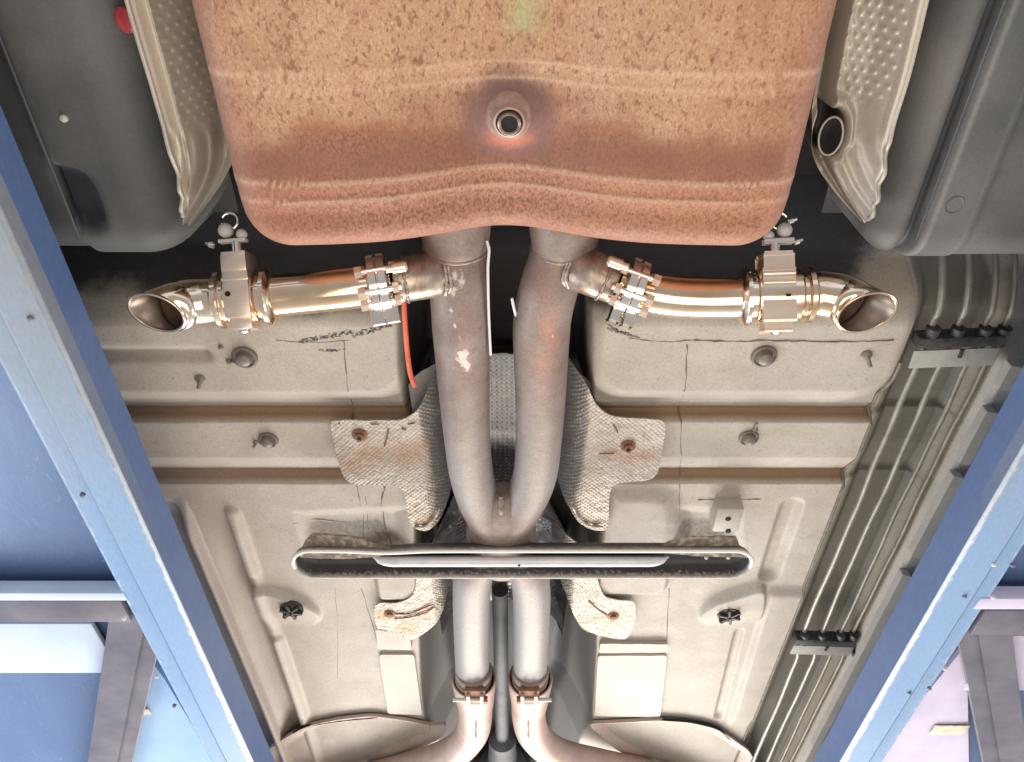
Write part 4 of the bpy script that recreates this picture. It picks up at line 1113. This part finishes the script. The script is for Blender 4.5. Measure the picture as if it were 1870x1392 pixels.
# ================================================================== GEARBOX DEEP IN THE TUNNEL
M_cast = pmat('dirty_cast_aluminium', [(.3, (.05, .05, .055)), (.7, (.12, .12, .13))], 14, 6, .6, metal=.2, bump=.3, bscale=80)
gb = thing('gearbox', 'dark cast gearbox housing deep between the two front pipes', 'gearbox', tuple(P(918, 1400, 1.25)))
gc = P(918, 1400, 1.25)
lathe('gearbox_housing', gc, (0, 1, 0), [(-.22, .020), (-.20, .045), (-.06, .050), (-.04, .075), (.0, .085), (.02, .110), (.05, .115), (.06, .100), (.30, .150), (1.2, .170)], M_cast, gb, 40)
for a in range(8):
    t = a * math.pi / 4 + .3
    lathe('housing_bolt', gc + np.array((.105 * math.cos(t), .015, .105 * math.sin(t))), (0, -1, 0), [(0, .008), (.010, .008)], M_steel, gb, 6)
tube('drive_shaft', [gc + np.array((0, -1.0, .02)), gc + np.array((0, -.2, 0))], .022, M_cast, gb, 20)

# ================================================================== BRAKE AND FUEL LINES
zl_ = H - .028
k_lines = [(.4195, 'innermost of the thin pale lines beside the floor edge, nearest the pipes', M_line, .0062), (.4445, 'second thin pale line from the floor edge', M_line, .0060),
           (.4715, 'third thin line from the floor edge, dull brown', M_lined, .0050), (.4905, 'outermost thin brown line, next to the sill', M_lined, .0050)]
for i, (k, lab, mt, rr_) in enumerate(k_lines):
    x = k * zl_ / CP * CP / CP if False else k * zl_ / CP
    pts = []
    for v in list(range(560, 1440, 20)):
        kk = k + (.006 if v > 1180 else 0) * (1 if i < 2 else .4)
        pts.append(np.array((kk * zl_ / CP, Y(v, zl_), zl_ + .001 * math.sin(v * .013 + i))) + np.array((.0012 * math.sin(v * .021 + 2 * i) + .0008 * math.sin(v * .05 + i), 0, 0)))
    p0 = pts[0]
    up_ = [p0 + np.array((.012, -.30, .34)), p0 + np.array((.008, -.16, .165)), p0 + np.array((.003, -.06, .045))]
    pts = catmull(up_ + pts, 3)
    o = tube('brake_line', pts, rr_, mt, None, 12)
    o['label'] = lab; o['category'] = 'brake line'; o['group'] = 'thin lines along the right floor edge'
M_strap = pmat('greyed_strap', [(.3, (.34, .325, .29)), (.7, (.44, .42, .38))], 30, 5, .5, grain=.1)
def line_clip(u0, u1, v, label, tilt, tail):
    c = P((u0 + u1) / 2, v, zl_ - .010)
    r = thing('line_clip', label, 'clip', tuple(c), 'clips holding the thin lines')
    wd = P(u1, v, zl_)[0] - P(u0, v, zl_)[0]
    ex = unit((1, tilt, 0)); ey = unit((-tilt, 1, 0))
    cb = box('clip_body', c + np.array((0, -.016, .006)), ex, ey, (0, 0, 1), (wd, .022, .030), M_plugd, r, .003)
    for k, _, _, rr2 in k_lines:
        x = k * zl_ / CP
        lathe('clip_saddle', (x, c[1] - .022, c[2] + .004), (0, 1, 0), [(-.020, .006), (-.018, .0125), (.018, .0125), (.020, .006)], M_plugd, cb, 16)
    box('clip_strap', c + np.array((0, .020, -.006)), ex, ey, unit((0, .25, 1)), (wd, .040, .004), M_strap, r, .0015)
    box('strap_notch', c + np.array((wd * .05, .008, -.009)), ex, ey, (0, 0, 1), (.007, .018, .004), M_plugd, r, .001)
    if tail:
        tube('strap_tail', [c + np.array((wd * .5, .02, 0)), c + np.array((wd * .62, .055, -.004)), c + np.array((wd * .68, .09, 0))], [.007, .006, .004], M_plugd, r, 8)
    return r
line_clip(1670, 1822, 634, 'white strapped black clip holding four thin lines, the nearer one below the right tank', -.05, False)
line_clip(1448, 1558, 1176, 'white strapped black clip holding four thin lines, the farther one with a black tail', .06, True)

# ================================================================== LOOSE WIRES
def wire(name, label, pts, r, mat):
    o = tube(name, catmull([P(*p) for p in pts], 10), r, mat, None, 10)
    o['label'] = label; o['category'] = 'wire'; return o
wire('wire', 'orange red wire hanging down left of the left pipe', [(738, 500, 1.08), (738, 560, 1.07), (741, 610, 1.065), (745, 655, 1.06), (750, 685, 1.055), (758, 706, 1.05)], .0046, M_orange)
wire('wire', 'long straight white wire hanging between the two pipes', [(889, 440, 1.05), (893, 457, 1.045), (891, 490, 1.04), (892, 560, 1.035), (894, 610, 1.035), (896, 648, 1.035)], .0023, M_white)
wire('wire', 'short white wire end peeking out beside the right pipe', [(935, 545, 1.04), (938, 560, 1.04), (942, 576, 1.045)], .0024, M_white)
wire('wire', 'dark red wire below the right cut-out stub', [(1066, 500, 1.09), (1058, 520, 1.085), (1048, 545, 1.08), (1038, 570, 1.08)], .0036, M_red)

# ================================================================== LIFT RUNWAYS
def runway(side, label, ks, zbot, mark):
    kin, kedge, kseam, kout = ks
    r = thing('lift_runway', label, 'car lift', (side * (abs(kedge) + .1) * .85, 1.6, zbot), 'blue car lift runways')
    s = side
    xi = s * abs(kedge) * zbot / CP                       # inner lower edge
    ztop = xi * CP / (s * kin)                            # inner face goes straight up to here
    xs_ = s * kseam * zbot / CP; xo = s * kout * zbot / CP
    y0, y1 = -.6, 4.2
    # inner beam: closed profile extruded along Y, finely divided for wear masks
    prof = [(xi, ztop + .006), (xi, zbot + .004), (xi + s * .004, zbot), (xs_ - s * .003, zbot + .001), (xs_, zbot + .001), (xs_, zbot + .012), (xs_ + s * .002, zbot + .014), (xo - s * .006, zbot + .015), (xo, zbot + .020), (xo, ztop)]
    fine = []; tg = []
    for (a, b) in zip(prof[:-1], prof[1:]):
        nn = max(1, int(math.hypot(b[0] - a[0], b[1] - a[1]) / .003))
        for k in range(nn): fine.append((a[0] + (b[0] - a[0]) * k / nn, a[1] + (b[1] - a[1]) * k / nn))
    fine.append(prof[-1])
    fx = np.array([p[0] for p in fine]); fz = np.array([p[1] for p in fine])
    yy = np.linspace(y0, y1, 480)
    XX, YY = np.meshgrid(fx, yy); ZZ = np.meshgrid(fz, yy)[0]
    dx = (XX - xi) * s
    under = (ZZ < zbot + .03) & ((dx > .0015) | (ZZ < zbot + .0045))
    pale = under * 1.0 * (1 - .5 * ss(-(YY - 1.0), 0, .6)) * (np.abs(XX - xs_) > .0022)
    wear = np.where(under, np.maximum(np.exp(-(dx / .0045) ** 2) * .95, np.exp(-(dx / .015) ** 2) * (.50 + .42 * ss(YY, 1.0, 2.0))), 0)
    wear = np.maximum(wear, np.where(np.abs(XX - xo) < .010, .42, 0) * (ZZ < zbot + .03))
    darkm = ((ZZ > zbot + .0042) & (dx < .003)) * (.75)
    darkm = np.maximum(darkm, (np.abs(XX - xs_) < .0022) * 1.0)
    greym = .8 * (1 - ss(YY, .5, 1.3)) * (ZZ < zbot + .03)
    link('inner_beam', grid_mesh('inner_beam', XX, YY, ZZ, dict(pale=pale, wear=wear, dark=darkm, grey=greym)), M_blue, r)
    # deck plate, seen from below
    xg = np.linspace(xo - s * .002, xo + s * .75, 30); XX, YY = np.meshgrid(xg, np.linspace(y0, y1, 90))
    ZZ = np.full_like(XX, ztop - .01) + .002 * (fbm(XX * 5, YY * 5, 91) - .5)
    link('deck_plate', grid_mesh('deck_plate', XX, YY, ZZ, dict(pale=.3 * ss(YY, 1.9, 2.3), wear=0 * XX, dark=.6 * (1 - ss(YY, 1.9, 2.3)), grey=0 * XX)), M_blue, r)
    return r, xi, xs_, xo, ztop
rl, lxi, lxs, lxo, lzt = runway(-1, 'blue steel lift runway along the left side of the car', (.421, .4585, .505, .5425), .85, None)
rr_, rxi, rxs, rxo, rzt = runway(1, 'blue steel lift runway along the right side of the car', (.535, .582, .632, .668), .85, None)

def beam_box(name, u0, v0, u1, v1, z, hgt, mat, parent, bev=.004, label=None):
    a = P(u0, v0, z); b = P(u1, v1, z)
    x0, x1 = sorted((a[0], b[0])); y0, y1 = sorted((a[1], b[1]))
    return box(name, ((x0 + x1) / 2, (y0 + y1) / 2, z + hgt / 2), (1, 0, 0), (0, 1, 0), (0, 0, 1), (x1 - x0, y1 - y0, hgt), mat, parent, bev, label)
for rr3, sgn3, pts3 in ((rl, 0, [(55, 582), (286, 1236), (318, 1290), (226, 1130), (150, 905)]), (rr_, 0, [(1661, 1266), (1726, 1222), (1698, 1258), (1815, 1032), (1762, 1090), (1814, 1092), (1850, 1033)])):
    for i, (u, v) in enumerate(pts3):
        lathe('rivet', P(u, v, .849), (0, 0, -1), [(-.004, .0045), (.001, .0042), (.003, .002)], (M_steel, M_clip)[i % 2], rr3, 8)
# left: cross member, pale plate, slanted brace
beam_box('cross_member', -300, 1098, 240, 1137, .866, .05, M_steel, rl)
beam_box('cross_flange', -300, 1084, 232, 1098, .862, .03, M_pale, rl)
beam_box('pale_plate', -300, 1140, 220, 1230, .895, .012, M_pale, rl)
q0, q1 = P(240, 1106, .890), P(176, 1470, .890)
d_ = unit(q1 - q0); e_ = unit(np.cross((0, 0, 1), d_))
box('slant_brace', (q0 + q1) / 2 + e_ * 0, e_, d_, (0, 0, 1), (.055, np.linalg.norm(q1 - q0), .028), M_steel, rl, .006)
box('brace_flange', (q0 + q1) / 2 - e_ * .045, e_, d_, (0, 0, 1), (.034, np.linalg.norm(q1 - q0), .018), M_steel, rl, .004)
def far_plate(pts, z, mat, parent, name='deck_gusset'):
    return sheet(name, PL(pts, z), .03, lambda x, y: z + .002 * (fbm(x * 6, y * 6, 95) - .5), .01, mat, parent)
M_lblue = pmat('light_blue_paint', [(.3, (.20, .36, .60)), (.7, (.32, .48, .70))], 5, 6, .45, grain=.08)
far_plate([(252, 1176), (300, 1240), (420, 1440), (205, 1440)], .905, M_lblue, rl)
beam_box('sticker', 242, 1296, 276, 1306, .899, .002, M_tag, rl, .0005)
# right
beam_box('cross_member', 1800, 1116, 2200, 1160, .866, .05, M_steel, rr_)
beam_box('cross_flange', 1790, 1094, 2200, 1114, .862, .03, M_lilac, rr_)
beam_box('pale_plate', 1830, 1162, 2200, 1262, .895, .012, M_lilac, rr_)
q0, q1 = P(1806, 1110, .890), P(1860, 1470, .890)
d_ = unit(q1 - q0); e_ = unit(np.cross((0, 0, 1), d_))
box('slant_brace', (q0 + q1) / 2, e_, d_, (0, 0, 1), (.05, np.linalg.norm(q1 - q0), .028), M_steel, rr_, .006)
box('brace_flange', (q0 + q1) / 2 + e_ * .045, e_, d_, (0, 0, 1), (.034, np.linalg.norm(q1 - q0), .018), M_steel, rr_, .004)
far_plate([(1766, 1176), (1770, 1440), (1560, 1440), (1640, 1330)], .905, M_lilac, rr_)
beam_box('sticker', 1708, 1326, 1760, 1342, .899, .002, M_tag, rr_, .0005)
